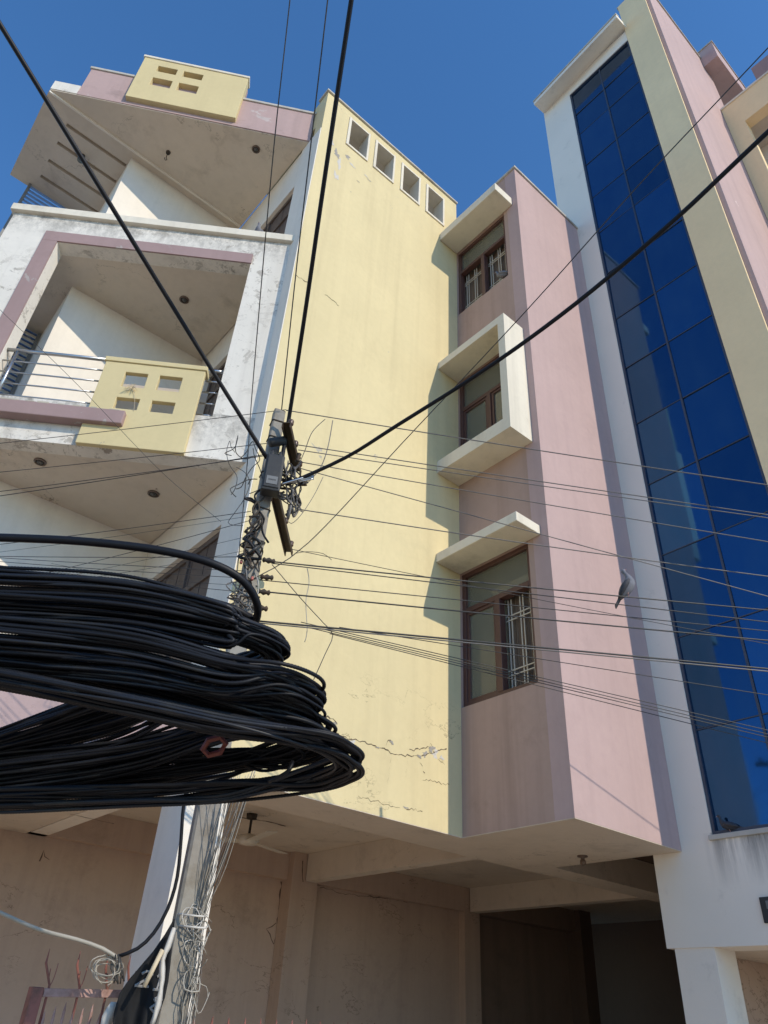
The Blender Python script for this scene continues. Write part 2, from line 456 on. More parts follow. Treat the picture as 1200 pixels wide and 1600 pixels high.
def patch(c, rx, rz, plane_y, seed, mat, nm):
    b = MB(); R = random.Random(seed); n = 48; p = []; ph = [R.uniform(0, 6.28) for _ in range(4)]
    for k in range(n):
        a = 2 * math.pi * k / n; r = max(.15, .65 + .25 * math.sin(2 * a + ph[0]) + .2 * math.sin(3 * a + ph[1]) + .14 * math.sin(7 * a + ph[2]) + R.uniform(-.1, .1))
        p.append((c.x + rx * r * math.cos(a), plane_y, c.z + rz * r * math.sin(a)))
    b.v = [(c.x, plane_y, c.z)] + p; b.f = [(0, 1 + k, 1 + (k + 1) % n) for k in range(n)]
    return b.build(nm, mat, house)
lime = plaster('bare_lime_patch', (.62, .58, .52), (.25, .22, .2), .5, .6, (.33, .30, .28), .1)
grey = plaster('bare_cement_patch', (.36, .33, .29), (.2, .18, .16), .5, .6, (.5, .46, .40), .1)
for i, (u, v, rx, rz, mt) in enumerate(((680, 1178, .055, .05, lime), (551, 1160, .03, .04, lime), (664, 1178, .04, .035, grey), (523, 1130, .03, .015, grey), (634, 1262, .035, .012, grey),
                                        (530, 255, .05, .16, lime), (543, 245, .07, .05, grey), (525, 275, .05, .13, lime), (577, 282, .04, .02, grey), (526, 240, .06, .12, grey), (550, 258, .08, .03, lime), (572, 275, .05, .02, lime), (519, 222, .04, .08, lime), (560, 284, .03, .015, grey), (548, 300, .012, .012, grey), (674, 1170, .05, .04, grey), (690, 1184, .03, .03, lime), (612, 1160, .03, .02, grey), (590, 1168, .025, .012, grey), (655, 1182, .045, .014, grey))):
    patch(onY(u, v, YW - .001), rx, rz, YW - .001 - i * .0002, i, mt, 'plaster_scar')

# pink block
PB = 12.74
sw = MB()
uy = [.2, .27, 1.264, 1.27]                                       # along +y from the corner (3.82)
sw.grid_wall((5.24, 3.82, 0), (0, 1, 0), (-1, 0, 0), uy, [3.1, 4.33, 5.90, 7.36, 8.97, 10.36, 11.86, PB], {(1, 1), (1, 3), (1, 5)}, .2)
tag(sw.build('mauve_side_wall', M['mauve_shaded'] if 'mauve_shaded' in M else M['pink'], house), 'mauve wall with the windows')
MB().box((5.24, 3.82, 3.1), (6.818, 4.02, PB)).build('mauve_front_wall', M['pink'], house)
cp = MB(); cp.box((5.215, 3.795, PB), (6.818, 4.04, PB + .05)); cp.build('coping', M['cap'], house, .006)
MB().box((5.215, 4.042, PB), (5.46, 5.4, PB + .05)).build('coping', M['cap'], house, .006)
MB().box((5.45, 4.03, 12.2), (6.81, 9, 12.35)).build('roof_slab', M['cap'], house)

# window canopies and box frame
def canopy(z0, z1):
    MB().box((4.86, 3.915, z0), (5.238, YW - .002, z1)).build('window_canopy', M['cream'], house, .008)
canopy(5.90, 6.015)
canopy(11.865, 12.035)
bf = MB()
bf.box((4.86, 3.915, 8.965), (5.238, YW - .002, 9.085)); bf.box((4.86, 3.915, 7.17), (5.238, YW - .002, 7.35)); bf.box((4.86, 3.915, 7.35), (5.238, 4.02, 8.965))
tag(bf.build('window_surround', M['cream'], house), 'cream box surround of the middle window')

def window(z0, z1, ztr, left_open, right_open, y0=4.09, y1=5.083):
    """casement window in the mauve side wall; y1 is the side against the yellow wall"""
    x = 5.27; fw = .05; ym = 4.575
    f = MB()
    f.box((x, y0, z0), (x + .08, y0 + fw, z1)); f.box((x, y1 - fw, z0), (x + .08, y1, z1))
    f.box((x, y0 + fw, z0), (x + .08, y1 - fw, z0 + fw)); f.box((x, y0 + fw, z1 - fw), (x + .08, y1 - fw, z1))
    f.box((x, y0 + fw, ztr - .03), (x + .08, y1 - fw, ztr + .03)); f.box((x - .004, ym - .035, z0 + fw), (x + .08, ym + .035, ztr - .03))
    w = f.build('window', M['wood'], house, .004)
    MB().box((x + .04, y0 + fw, ztr + .03), (x + .046, y1 - fw, z1 - fw)).build('pane', M['glass'], w)
    for (a, b, op) in ((y0 + fw, ym - .035, right_open), (ym + .035, y1 - fw, left_open)):
        za, zb = z0 + fw, ztr - .03
        if op:                                                   # sash swung inwards, against the jamb
            s = MB(); hx = x + .085
            s.box((hx, a - .0, za), (hx + .36, a + .03, za + .05)); s.box((hx, a, zb - .05), (hx + .36, a + .03, zb)); s.box((hx, a, za + .05), (hx + .05, a + .03, zb - .05)); s.box((hx + .31, a, za + .05), (hx + .36, a + .03, zb - .05))
            s.build('open_sash', M['wood'], w)
        else:
            s = MB(); q = .035
            s.box((x + .015, a, za), (x + .06, a + q, zb)); s.box((x + .015, b - q, za), (x + .06, b, zb)); s.box((x + .015, a + q, za), (x + .06, b - q, za + q)); s.box((x + .015, a + q, zb - q), (x + .06, b - q, zb))
            s.build('sash', M['wood'], w, .003)
            MB().box((x + .035, a + q, za + q), (x + .041, b - q, zb - q)).build('pane', M['glass'], w)
        gx = x + .10
        g = MB(); wd = b - a
        for q in (.08, .18, .42, .52, .82, .92):
            g.bar((gx, a + wd * q, za), (gx, a + wd * q, zb), .011)
        h = zb - za
        for q in (.17, .22, .76, .81):
            g.bar((gx - .006, a, za + h * q), (gx - .006, b, za + h * q), .011)
        g.build('grille', M['grille'], w)
    cu = MB(); n = 60
    for half, mt, (a, b) in ((0, 'curtain_dark' if right_open else 'curtain', (y0 + .01, ym - .01)), (1, 'curtain_dark' if left_open else 'curtain', (ym, y1 - .01))):
        c = MB(); vx = []
        for i in range(n + 1):
            yy = a + (b - a) * i / n; xx = 5.415 + .012 * math.sin(i * 1.1) + .006 * math.sin(i * 2.7 + half)
            vx.append((xx, yy))
        for i, (xx, yy) in enumerate(vx): c.v += [(xx, yy, z0 + .01), (xx, yy, z1 - .01)]
        c.f = [(2 * i, 2 * i + 2, 2 * i + 3, 2 * i + 1) for i in range(n)]
        c.build('curtain', M[mt], w, 0, True)
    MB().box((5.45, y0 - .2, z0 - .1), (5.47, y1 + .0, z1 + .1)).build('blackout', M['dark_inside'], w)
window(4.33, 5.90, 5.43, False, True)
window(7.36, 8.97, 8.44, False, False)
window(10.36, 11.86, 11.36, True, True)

# ---- wing with the skewed balconies
YB = 7.40                                                        # rear wall of the balconies
def slab_poly(sL, off=0.0, ry=9.0, rx=2.47):
    a = F(0.0, off); b = F(sL, off); k = (a.x - rx) / math.cos(ang); a = F(k, off)
    return [(rx, a.y), (b.x, b.y), (b.x, ry), (rx, ry)]
# return wall of the yellow block with balcony doors
rw = MB()
rw.grid_wall((BX, 5.55, 0), (0, 1, 0), (-1, 0, 0), [0, .03, 1.5, 3.4], [3.1, 3.3, 5.5, 6.7, 8.6, 9.75, 11.3, 12.2], {(1, 1), (1, 3), (1, 5)}, .18)
rw.build('return_wall', M['white2'], house)
for z0, z1 in ((3.3, 5.5), (6.7, 8.6), (9.75, 11.3)):
    d = MB(); y0, y1 = 5.58, 7.05
    d.box((BX + .05, y0, z0), (BX + .11, y0 + .06, z1)); d.box((BX + .05, y1 - .06, z0), (BX + .11, y1, z1)); d.box((BX + .05, y0 + .06, z1 - .06), (BX + .11, y1 - .06, z1))
    d.box((BX + .05, (y0 + y1) / 2 - .03, z0), (BX + .11, (y0 + y1) / 2 + .03, z1 - .06)); d.box((BX + .05, y0 + .06, z1 - .48), (BX + .11, y1 - .06, z1 - .42))
    dd = d.build('balcony_door', M['doorwood'], house)
    for k in range(9):
        ya = y0 + .06 + k * (y1 - y0 - .12) / 9; MB().box((BX + .072 + .004 * (k % 2), ya + .003, z0), (BX + .09, ya + (y1 - y0 - .12) / 9 - .003, z1 - .06)).build('plank', M['doorwood'], dd)
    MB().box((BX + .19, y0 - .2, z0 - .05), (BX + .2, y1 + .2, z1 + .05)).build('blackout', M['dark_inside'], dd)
# rear walls, one per storey
for z0, z1 in ((3.3, 6.1), (6.55, 9.15), (9.6, 12.2)):
    MB().box((.61, YB, z0), (BX - .002, YB + .18, z1)).build('rear_wall', M['white2'], house)
    MB().box((.61, YB + .18, z0), (.79, 9.0, z1)).build('passage_wall', M['white2'], house)
    MB().box((-.69 if z0 > 9 else -.3, 8.82, z0), (.609, 9.0, z1 if z0 > 9 else z1)).build('passage_end_wall', M['white2'], house) if z0 < 9 else None

# first balcony floor (z 3.1) : its soffit roofs the left ground-floor bay
b1 = MB().poly([(BX - .013, F(-.02).y), (F(-.02).x, F(-.02).y), (F(3.9).x, F(3.9).y), (-6, 9.3), (-6, 9.6), (BX - .013, 9.6)], 3.1, 3.34)
bal1 = b1.build('balcony_floor', M['soffit'], house)
p1 = MB(); p1.obox(F(1.75, .05, 3.48), FU, FN, (0, 0, 1), (1.75, .05, .38)); tag(p1.build('parapet', M['pink'], bal1), 'mauve balcony parapet behind the cable coil')
# second balcony (z 6.1-6.55) and its framed front
bal2 = MB().poly(slab_poly(3.4, -.182), 6.1, 6.55).build('balcony_floor', M['soffit'], house)
bal3 = MB().poly(slab_poly(3.4, -.182), 9.15, 9.6).build('balcony_floor', M['soffit'], house)
fr = MB()
fr.grid_wall((FA.x, FA.y, 0), tuple(FU), tuple(FN), [-.05, .42, .80, 1.40, 2.73, 3.4], [6.095, 6.56, 6.64, 9.145, 9.63], {(1, 2), (2, 2), (3, 2), (2, 1)}, .18)
tag(fr.build('balcony_front', M['white'], house), 'white balcony front with peeling paint and a mauve stripe')
MB().obox(F(1.68, -.07, 9.69), FU, FN, (0, 0, 1), (1.76, .125, .06)).build('coping', M['cream'], bal3, .006)
# mauve stripe round the opening, raised
MB().obox(F(1.665, .008, 9.235), FU, FN, (0, 0, 1), (1.25, .012, .087)).build('stripe', M['mauve'], bal3)
MB().obox(F(2.825, .008, 7.895), FU, FN, (0, 0, 1), (.09, .012, 1.25)).build('stripe', M['mauve'], bal3)
MB().obox(F(2.24, .0605, 6.415), FU, FN, (0, 0, 1), (1.0, .058, .085)).build('ledge', M['mauve'], bal2, .01)
lr = random.Random(9)
for k in range(9):
    s0 = 1.35 + k * .17 + lr.uniform(-.04, .04); w = lr.uniform(.03, .09)
    MB().obox(F(s0, .0625, 6.498), FU, FN, (0, 0, 1), (w, .0575, lr.uniform(.006, .014))).build('broken_plaster', M['cement2'], bal2, .004)
# pierced yellow panel
pus = [.59, .805, 1.04, 1.162, 1.395, 1.63]
MB().grid_wall(tuple(FA + FN * .06), tuple(FU), tuple(FN), pus, [6.085, 6.57, 6.72, 6.875, 7.08, 7.21], {(1, 1), (3, 1), (1, 3), (3, 3)}, .055).build('pierced_panel', M['yellow2'], bal2, .006)
MB().obox(F(1.11, .0, 7.24), FU, FN, (0, 0, 1), (.535, .075, .03)).build('panel_coping', M['yellow2'], bal2, .006)
MB().obox(F(1.1, -.30, 6.90), FU, FN, (0, 0, 1), (.50, .015, .33)).build('panel_back', M['soffit'], bal2)  # added backing, set deep so the pierced holes stay in shade
# steel railing
def rail(s0, s1, parent):
    for z, r in ((7.34, .021), (7.18, .009), (7.02, .009), (6.86, .009), (6.70, .009)):
        MB().tube([F(s0, -.06, z), F(s1, -.06, z)], r, 10).build('rail_tube', M['steel'], parent, 0, True)
rail(1.58, 2.725, bal2); rail(.425, .6, bal2)
for s in (1.66, 2.62):
    MB().tube([F(s, -.06, 6.63), F(s, -.06, 7.34)], .016, 10).build('rail_post', M['steel'], bal2, 0, True)

# roof slab
RA = Vector((2.525, 5.345, 0)); RU = Vector((-.861, .509, 0)); RN = Vector((-.509, -.861, 0))
def Rf(s, off=0.0, z=0.0):
    p = RA + RU * s + RN * off; return Vector((p.x, p.y, z))
e = Rf(3.73)
roof = MB().poly([(2.466, RA.y + .05), (e.x, e.y), (-.70, 7.282), (2.466, 7.282)], 12.2, 12.42).build('roof_slab', M['soffit'], house)
rs = MB()
ys = [7.285, 7.55, 7.61, 7.91, 7.97, 8.28, 8.34, 8.62, 8.68, 8.96]
xs = [-.70, -.33, .6, 2.46]
for i in range(len(ys) - 1):
    for j in range(3):
        if j == 1 and i % 2 == 1: rs.box((xs[j], ys[i], 12.27), (xs[j + 1], ys[i + 1], 12.40))
        else: rs.box((xs[j], ys[i], 12.2), (xs[j + 1], ys[i + 1], 12.40))
rs.build('grooved_soffit', M['soffit'], house)
MB().box((-.69, 7.255, 12.165), (2.46, 7.283, 12.2)).build('soffit_rib', M['white2'], house)
MB().obox(Rf(1.72, -.06, 12.64), RU, RN, (0, 0, 1), (1.66, .06, .34)).build('roof_fascia', M['roofpink'], roof)
MB().obox(Rf(1.72, -.06, 13.005), RU, RN, (0, 0, 1), (1.68, .08, .025)).build('coping', M['cap'], roof, .005)
MB().obox(Rf(3.56, -.06, 12.33), RU, RN, (0, 0, 1), (.178, .07, .11)).build('fascia_end', M['white'], roof)
MB().obox(Rf(1.72, -.005, 12.26), RU, RN, (0, 0, 1), (1.66, .012, .045)).build('drip_edge', M['roofpink'], roof)
rus = [1.157, 1.81, 2.10, 2.195, 2.482, 2.72]
MB().grid_wall(tuple(RA + RN * .08), tuple(RU), tuple(RN), rus, [12.30, 12.735, 12.953, 13.15, 13.315, 13.49], {(1, 1), (3, 1), (1, 3), (3, 3)}, .13).build('pierced_panel', M['yellow2'], roof, .006)
MB().obox(Rf(1.94, .01, 13.515), RU, RN, (0, 0, 1), (.80, .085, .025)).build('panel_coping', M['cream'], roof, .005)
MB().obox(Rf(1.94, -.10, 13.25), RU, RN, (0, 0, 1), (.78, .03, .215)).build('panel_back', M['roofpink'], roof)
# blue shutters in the passage
def shutter(x0, x1, y, z0, z1, label):
    t_ = thing('slatted_shutter', label, 'shutter')
    for xx in (x0, x1): MB().box((xx - .02, y - .03, z0), (xx + .02, y + .03, z1)).build('stile', M['boxplate'], t_)
    n = int((z1 - z0) / .085)
    for k in range(n):
        z = z0 + (k + .5) * (z1 - z0) / n
        MB().obox(((x0 + x1) / 2, y, z), (1, 0, 0), (0, .92, .39), (0, -.39, .92), ((x1 - x0) / 2 - .021, .035, .004)).build('slat', M['blue_shutter'], t_)
MB().box((-.28, 8.55, 6.56), (.60, 8.57, 9.14)).build('passage_back', M['white2'], house)
shutter(-.26, .58, 8.45, 6.56, 9.1, 'blue slatted shutter at the end of the railed balcony')
shutter(-.40, .35, 8.9, 9.75, 12.18, 'blue slatted shutter under the grooved roof soffit')

# ---- ground floor : column, beams, soffits, walls
tag(MB().box((BX - .02, YW + .012, 0), (BX + .30, YW + .42, 3.1)).build('column', M['white2'], house), 'white square column under the yellow wall')
g = MB()
MB().poly([(BX, YW + .001), (5.242, YW + .001), (5.242, 3.822), (6.818, 3.822), (6.818, 5.65), (BX, 5.65)], 3.094, 3.40).build('front_beam', M['soffit'], house)
MB().box((BX, 5.652, 3.42), (13, 14, 3.6)).build('ceiling', M['soffit'], house)
MB().box((5.90, 5.652, 3.1), (6.06, 8.48, 3.418)).build('beam', M['soffit'], house)
MB().box((8.88, 5.652, 3.1), (9.05, 8.48, 3.418)).build('beam', M['soffit'], house)
MB().box((6.82, 5.3, 3.1), (9.6, 5.65, 3.418)).build('beam', M['soffit'], house)
MB().box((-6, 8.72, 0), (5.70, 8.9, 3.418)).build('ground_floor_wall', M['inside'], house)
MB().box((BX, 8.60, 3.1), (5.70, 8.718, 3.418)).build('wall_beam', M['inside'], house)
MB().box((5.702, 8.5, 0), (6.10, 8.9, 3.418)).build('column', M['inside'], house)
MB().box((6.102, 8.62, 0), (8.78, 8.9, 3.418)).build('ground_floor_wall', M['inside'], house)
MB().box((6.102, 8.5, 3.1), (8.78, 8.618, 3.418)).build('wall_beam', M['inside'], house)
MB().box((8.782, 8.5, 0), (9.10, 8.9, 3.418)).build('column', M['inside'], house)
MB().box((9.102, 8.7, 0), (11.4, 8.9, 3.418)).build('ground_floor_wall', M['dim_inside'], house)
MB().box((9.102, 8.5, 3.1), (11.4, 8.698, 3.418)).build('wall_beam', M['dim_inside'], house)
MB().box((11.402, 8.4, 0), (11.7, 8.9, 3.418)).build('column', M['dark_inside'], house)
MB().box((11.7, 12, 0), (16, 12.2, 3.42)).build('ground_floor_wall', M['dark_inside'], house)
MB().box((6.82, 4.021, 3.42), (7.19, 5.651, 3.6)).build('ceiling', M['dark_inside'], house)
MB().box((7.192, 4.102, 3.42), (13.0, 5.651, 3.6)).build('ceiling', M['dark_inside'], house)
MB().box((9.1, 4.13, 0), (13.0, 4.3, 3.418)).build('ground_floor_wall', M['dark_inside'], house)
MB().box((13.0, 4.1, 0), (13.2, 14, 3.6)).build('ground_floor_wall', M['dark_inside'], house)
MB().box((-6.2, 5.5, 0), (-6, 9.6, 3.34)).build('ground_floor_wall', M['inside'], house)
# hidden upper body so that no sky shines through from the side
MB().box((2.7, 7.62, 3.62), (6.8, 9.0, 12.18)).build('upper_body', M['white2'], house)

# ================================================================== BUILDING WITH THE GLASS TOWER
TX = 6.82
tower = thing('glass_tower_building', 'tall building with a blue glass stair tower, white edge and yellow fin', 'building')
tw = MB()
tw.grid_wall((TX, 1.72, 0), (0, 1, 0), (-1, 0, 0), [.45, 1.78, 2.40], [2.33, 3.2, 16.85, 17.2], {(0, 1)}, .35)
tw.build('tower_wall', M['tower'], tower)
MB().box((TX - .012, 1.665, 2.33), (TX + .035, 2.165, 18.25)).build('yellow_fin', M['fin'], tower)
MB().box((TX + .036, 1.60, 2.33), (9.2, 2.16, 18.3)).build('mauve_front_wall', M['pink'], tower)
MB().box((TX + .02, 1.575, 18.3), (9.2, 2.2, 18.34)).build('coping', M['cap'], tower)
MB().box((TX + .351, 2.17, 2.36), (9.2, 4.10, 17.0)).build('tower_body', M['white2'], tower)
# sloping roof slab
sb = MB()
sb.prism([(6.50, 2.13, 17.20), (TX + .4, 2.13, 17.40), (TX + .4, 4.12, 17.15), (6.50, 4.12, 16.97)], [(6.50, 2.13, 17.33), (TX + .4, 2.13, 17.52), (TX + .4, 4.12, 17.27), (6.50, 4.12, 17.09)])
sb.build('roof_slab', M['tower'], tower, .008)
MB().prism([(6.485, 2.125, 17.30), (6.60, 2.125, 17.375), (6.60, 4.125, 17.13), (6.485, 4.125, 17.06)], [(6.485, 2.125, 17.35), (6.60, 2.125, 17.415), (6.60, 4.125, 17.17), (6.485, 4.125, 17.11)]).build('coping', M['cap'], tower, .004)
# sill
MB().box((TX - .02, 2.17, 3.155), (TX + .2, 3.53, 3.198)).build('sill', M['cap'], tower, .005)
# glazing
zl = [3.2, 4.16, 5.15, 6.17, 7.18, 8.17, 9.19, 10.2, 11.25, 12.3, 13.28, 14.3, 15.35, 16.07, 16.85]
yl = [2.17, 2.83, 3.5]
gf = MB(); gx = TX + .012
gf.box((gx, 2.17, 3.2), (gx + .05, 2.20, 16.85)); gf.box((gx, 3.47, 3.2), (gx + .05, 3.5, 16.85)); gf.box((gx, 2.2, 3.2), (gx + .05, 3.47, 3.23)); gf.box((gx, 2.2, 16.82), (gx + .05, 3.47, 16.85))
cw = gf.build('curtain_wall_frame', M['mullion'], tower)
MB().box((gx + .014, 2.818, 3.23), (gx + .05, 2.842, 16.82)).build('mullion', M['mullion'], cw)
pr = random.Random(3)
for j in range(len(zl) - 1):
    for i in range(2):
        if 0 < j and i == 0: pass
        ya, yb, za, zb = yl[i] + .015, yl[i + 1] - .015, zl[j] + .01, zl[j + 1] - .01
        c = ((gx + .03), (ya + yb) / 2, (za + zb) / 2); a, b_ = pr.gauss(0, .006), pr.gauss(0, .006)
        ax = Vector((1, a, b_)).normalized(); ay = Vector((-a, 1, 0)).normalized(); az = ax.cross(ay)
        MB().obox(c, ax, ay, az, (.003, (yb - ya) / 2, (zb - za) / 2)).build('glass_pane', M['blue'], cw)
    if j:
        for ya, yb in ((2.2, 2.815), (2.845, 3.47)):
            MB().box((gx + .020, ya, zl[j] - .006), (gx + .05, yb, zl[j] + .006)).build('transom', M['mullion'], cw)
# lower part: column and recessed wall
MB().box((TX + .012, 3.68, 0), (TX + .36, 4.05, 2.33)).build('column', M['tower'], tower)
MB().box((TX + .36, 2.17, 2.33), (9.2, 4.10, 2.358)).build('soffit', M['soffit'], tower)
MB().box((8.5, 1.62, 0), (8.7, 4.10, 2.328)).build('recessed_wall', M['inside'], tower)
MB().box((TX + .37, 3.95, 0), (8.5, 4.10, 2.328)).build('recessed_wall', M['inside'], tower)
# right-hand bay with balcony front
wb = MB(); wb.grid_wall((8.77, .2, 0), (0, 1, 0), (-1, 0, 0), [0, .15, 1.12, 1.395], [6, 13.0, 15.25, 16.02], {(1, 1)}, .2)
wb.build('side_wall', M['fin'], tower)
MB().box((8.75, .18, 16.02), (9.0, 1.595, 16.07)).build('coping', M['cream'], tower)
MB().box((9.5, .3, 6), (9.7, 1.59, 16.0)).build('balcony_rear_wall', M['white2'], tower)
MB().box((8.98, .2, 15.3), (9.5, 1.59, 15.5)).build('balcony_ceiling', M['soffit'], tower)
MB().box((9.202, 1.30, 17.95), (11.6, 2.1, 18.55)).build('parapet_block', M['pink'], tower)
MB().box((8.88, 1.30, 17.95), (9.2, 1.597, 18.55)).build('parapet_block', M['pink'], tower)
MB().box((8.86, 1.28, 18.55), (11.6, 2.1, 18.58)).build('coping', M['cap'], tower)
MB().box((9.75, .25, 16.6), (12.5, 1.0, 18.2)).build('parapet_block', M['mauve'], tower)

# small wall plate by the right edge
mb_ = thing('wall_meter_box', 'small dark meter box on the white wall under the blue glass', 'meter box')
q = onX(1197, 1421, TX)
MB().box((TX - .022, q.y - .10, q.z - .10), (TX - .001, onX(1191, 1421, TX).y, q.z + .09)).build('case', M['boxgrey'], mb_, .006)
MB().box((TX - .026, q.y - .08, q.z + .0), (TX - .022, q.y - .02, q.z + .06)).build('window', M['boxplate'], mb_)

exec_later = []
def crack_on(fn, pts, w, mat, jit=.02):
    P = [fn(u, v) for u, v in pts]; R = random.Random(int(pts[0][0] * 3 + pts[0][1])); q = []
    for i in range(len(P) - 1):
        k = max(2, int((P[i + 1] - P[i]).length / .05))
        for j in range(k): q.append(P[i].lerp(P[i + 1], j / k))
    q.append(P[-1]); b = MB(); nrm = fn.n
    for i, p in enumerate(q):
        t_ = (q[min(i + 1, len(q) - 1)] - q[max(i - 1, 0)]).normalized(); sd = t_.cross(nrm).normalized(); o = sd * R.uniform(-jit, jit); ww = w * R.uniform(.2, 1)
        b.v += [tuple(p + o - sd * ww), tuple(p + o + sd * ww)]
    b.f = [(2 * i, 2 * i + 2, 2 * i + 3, 2 * i + 1) for i in range(len(q) - 1)]
    b.build('crack', mat, house)
def wallY(y):
    f = lambda u, v: onY(u, v, y)
    f.n = Vector((0, -1, 0)); return f
def soffZ(z):
    f = lambda u, v: onZ(u, v, z)
    f.n = Vector((0, 0, -1)); return f
stain = simple('damp_stain_brown', (.12, .075, .05), .95, 0, .4, 9)
crack_on(wallY(8.718), [(441, 1378), (436, 1420), (431, 1470), (427, 1530), (424, 1600)], .02, stain, .012)
crack_on(wallY(8.718), [(430, 1440), (418, 1452), (428, 1475)], .008, stain)
crack_on(wallY(8.718), [(60, 1345), (68, 1330), (75, 1345)], .008, stain)
crack_on(soffZ(3.0985), [(110, 1272), (150, 1281), (178, 1287)], .012, stain, .01)
crack_on(soffZ(3.418), [(372, 1277), (400, 1281), (430, 1286), (446, 1291)], .022, stain, .015)
crack_on(wallY(8.497), [(473, 1345), (472, 1360), (473, 1378)], .010, stain, .006)
crack_on(wallY(8.617), [(500, 1386), (545, 1398), (610, 1404), (660, 1412)], .006, stain, .012)
t_ = thing('dry_plant_tuft', 'dry straw tuft caught on the pierced yellow balcony panel', 'dry plant')
tr = random.Random(4); c0 = F(1.27, .075, 6.86)
for k in range(22):
    a = tr.uniform(0, 6.28); l_ = tr.uniform(.03, .07); d = FU * math.cos(a) + Vector((0, 0, 1)) * math.sin(a) + FN * tr.uniform(.1, .7)
    MB().tube(spline([c0, c0 + d * l_ * .6, c0 + d * l_ + Vector((0, 0, -.02))], .012), .003, 4).build('straw', M['stick'], t_)
MB().tube(spline([c0, F(1.22, .07, 6.75), F(1.18, .066, 6.55)], .03), .002, 4).build('string', M['stick'], t_)
# ================================================================== CEILING FITTINGS
def spot(u, v, z, label):
    p = onZ(u, v, z); t_ = thing('ceiling_spotlight', label, 'ceiling light', 'recessed spotlights in the balcony soffits')
    MB().lathe([(.062, -.001), (.062, -.012), (.045, -.016), (.045, -.002)], p, (0, 0, 1), 20).build('ring', M['ring'], t_, 0, False)
    MB().lathe([(.042, -.003), (.03, -.02), (.001, -.024)], p, (0, 0, 1), 16).build('lamp', M['lens'], t_, 0, True)
spot(400, 233, 12.2, 'round spotlight in the roof soffit near the yellow wall')
spot(288, 468, 9.15, 'round spotlight in the soffit above the steel railing')
spot(63, 721, 6.1, 'round spotlight in the lowest balcony soffit, beside the pierced panel end')
spot(240, 771, 6.1, 'round spotlight in the lowest balcony soffit, towards the utility pole')
p = onZ(263, 238, 12.2)
t_ = thing('fan_hook', 'small hanging fan hook with rod in the roof soffit', 'hook')
MB().lathe([(.035, 0), (.03, -.03), (.008, -.035)], p).build('cup', M['darksteel'], t_, 0, True)
MB().tube(spline([p - Vector((0, 0, .03)), p - Vector((0, 0, .14)), p + Vector((.02, 0, -.18)), p + Vector((0, .01, -.2)), p + Vector((-.02, 0, -.17))], .02), .006).build('rod', M['darksteel'], t_)
p = onZ(130, 243, 12.2)
t_ = thing('hanging_lamp', 'dark pendant bulb holder between the soffit grooves', 'lamp')
MB().lathe([(.03, 0), (.03, -.03), (.02, -.06), (.055, -.10), (.05, -.14), (.0, -.15)], p, (0, 0, 1), 14).build('holder', M['lens'], t_, 0, True)
p = onZ(910, 1337, 3.094)
t_ = thing('bulb_holder', 'brown bulb holder under the mauve block', 'lamp')
MB().lathe([(.05, 0), (.05, -.012), (.02, -.015), (.018, -.035), (.028, -.045), (.028, -.075), (.012, -.085)], p, (0, 0, 1), 14).build('holder', M['ring'], t_, 0, True)
# ceiling fan
p = onZ(394, 1272, 3.42)
t_ = thing('ceiling_fan', 'cream three-bladed ceiling fan in the open ground-floor bay', 'fan')
MB().lathe([(.06, 0), (.055, -.05), (.014, -.055), (.014, -.2), (.05, -.21)], p, (0, 0, 1), 12).build('rod', M['darksteel'], t_, 0, True)
MB().lathe([(.04, -.20), (.11, -.22), (.12, -.26), (.09, -.30), (.0, -.31)], p, (0, 0, 1), 16).build('motor', M['fan'], t_, 0, True)
for k in range(3):
    a = math.radians(20 + 120 * k); d = Vector((math.cos(a), math.sin(a), 0)); s_ = Vector((-d.y, d.x, .12)).normalized(); nrm = d.cross(s_)
    c = p + Vector((0, 0, -.27)) + d * .36
    MB().obox(c, d, s_, nrm, (.26, .065, .004)).build('blade', M['fan'], t_, .003)

# ================================================================== UTILITY POLE
pole = thing('utility_pole', 'grey concrete utility pole wrapped in wires in front of the yellow wall', 'utility pole')
pb = MB(); ns = 24; cross = []
for k in range(ns + 1):
    z = 5.62 * k / ns; w = .085 - .040 * k / ns; d = .075 - .032 * k / ns
    cross.append((z, w, d))
rot = math.radians(-18)
cr, sr = math.cos(rot), math.sin(rot)
prof = [(-1, -.8), (-.8, -1), (.8, -1), (1, -.8), (1, .8), (.8, 1), (-.8, 1), (-1, .8)]
for z, w, d in cross:
    for a, b_ in prof:
        x, y = a * w, b_ * d; pb.v.append((PX + x * cr - y * sr, PY + x * sr + y * cr, z))
for k in range(ns):
    for i in range(8):
        j = (i + 1) % 8; pb.f.append((k * 8 + i, k * 8 + j, k * 8 + 8 + j, k * 8 + 8 + i))
pb.f.append(tuple(range(7, -1, -1))); pb.f.append(tuple(ns * 8 + i for i in range(8)))
pb.build('shaft', M['concrete'], pole)
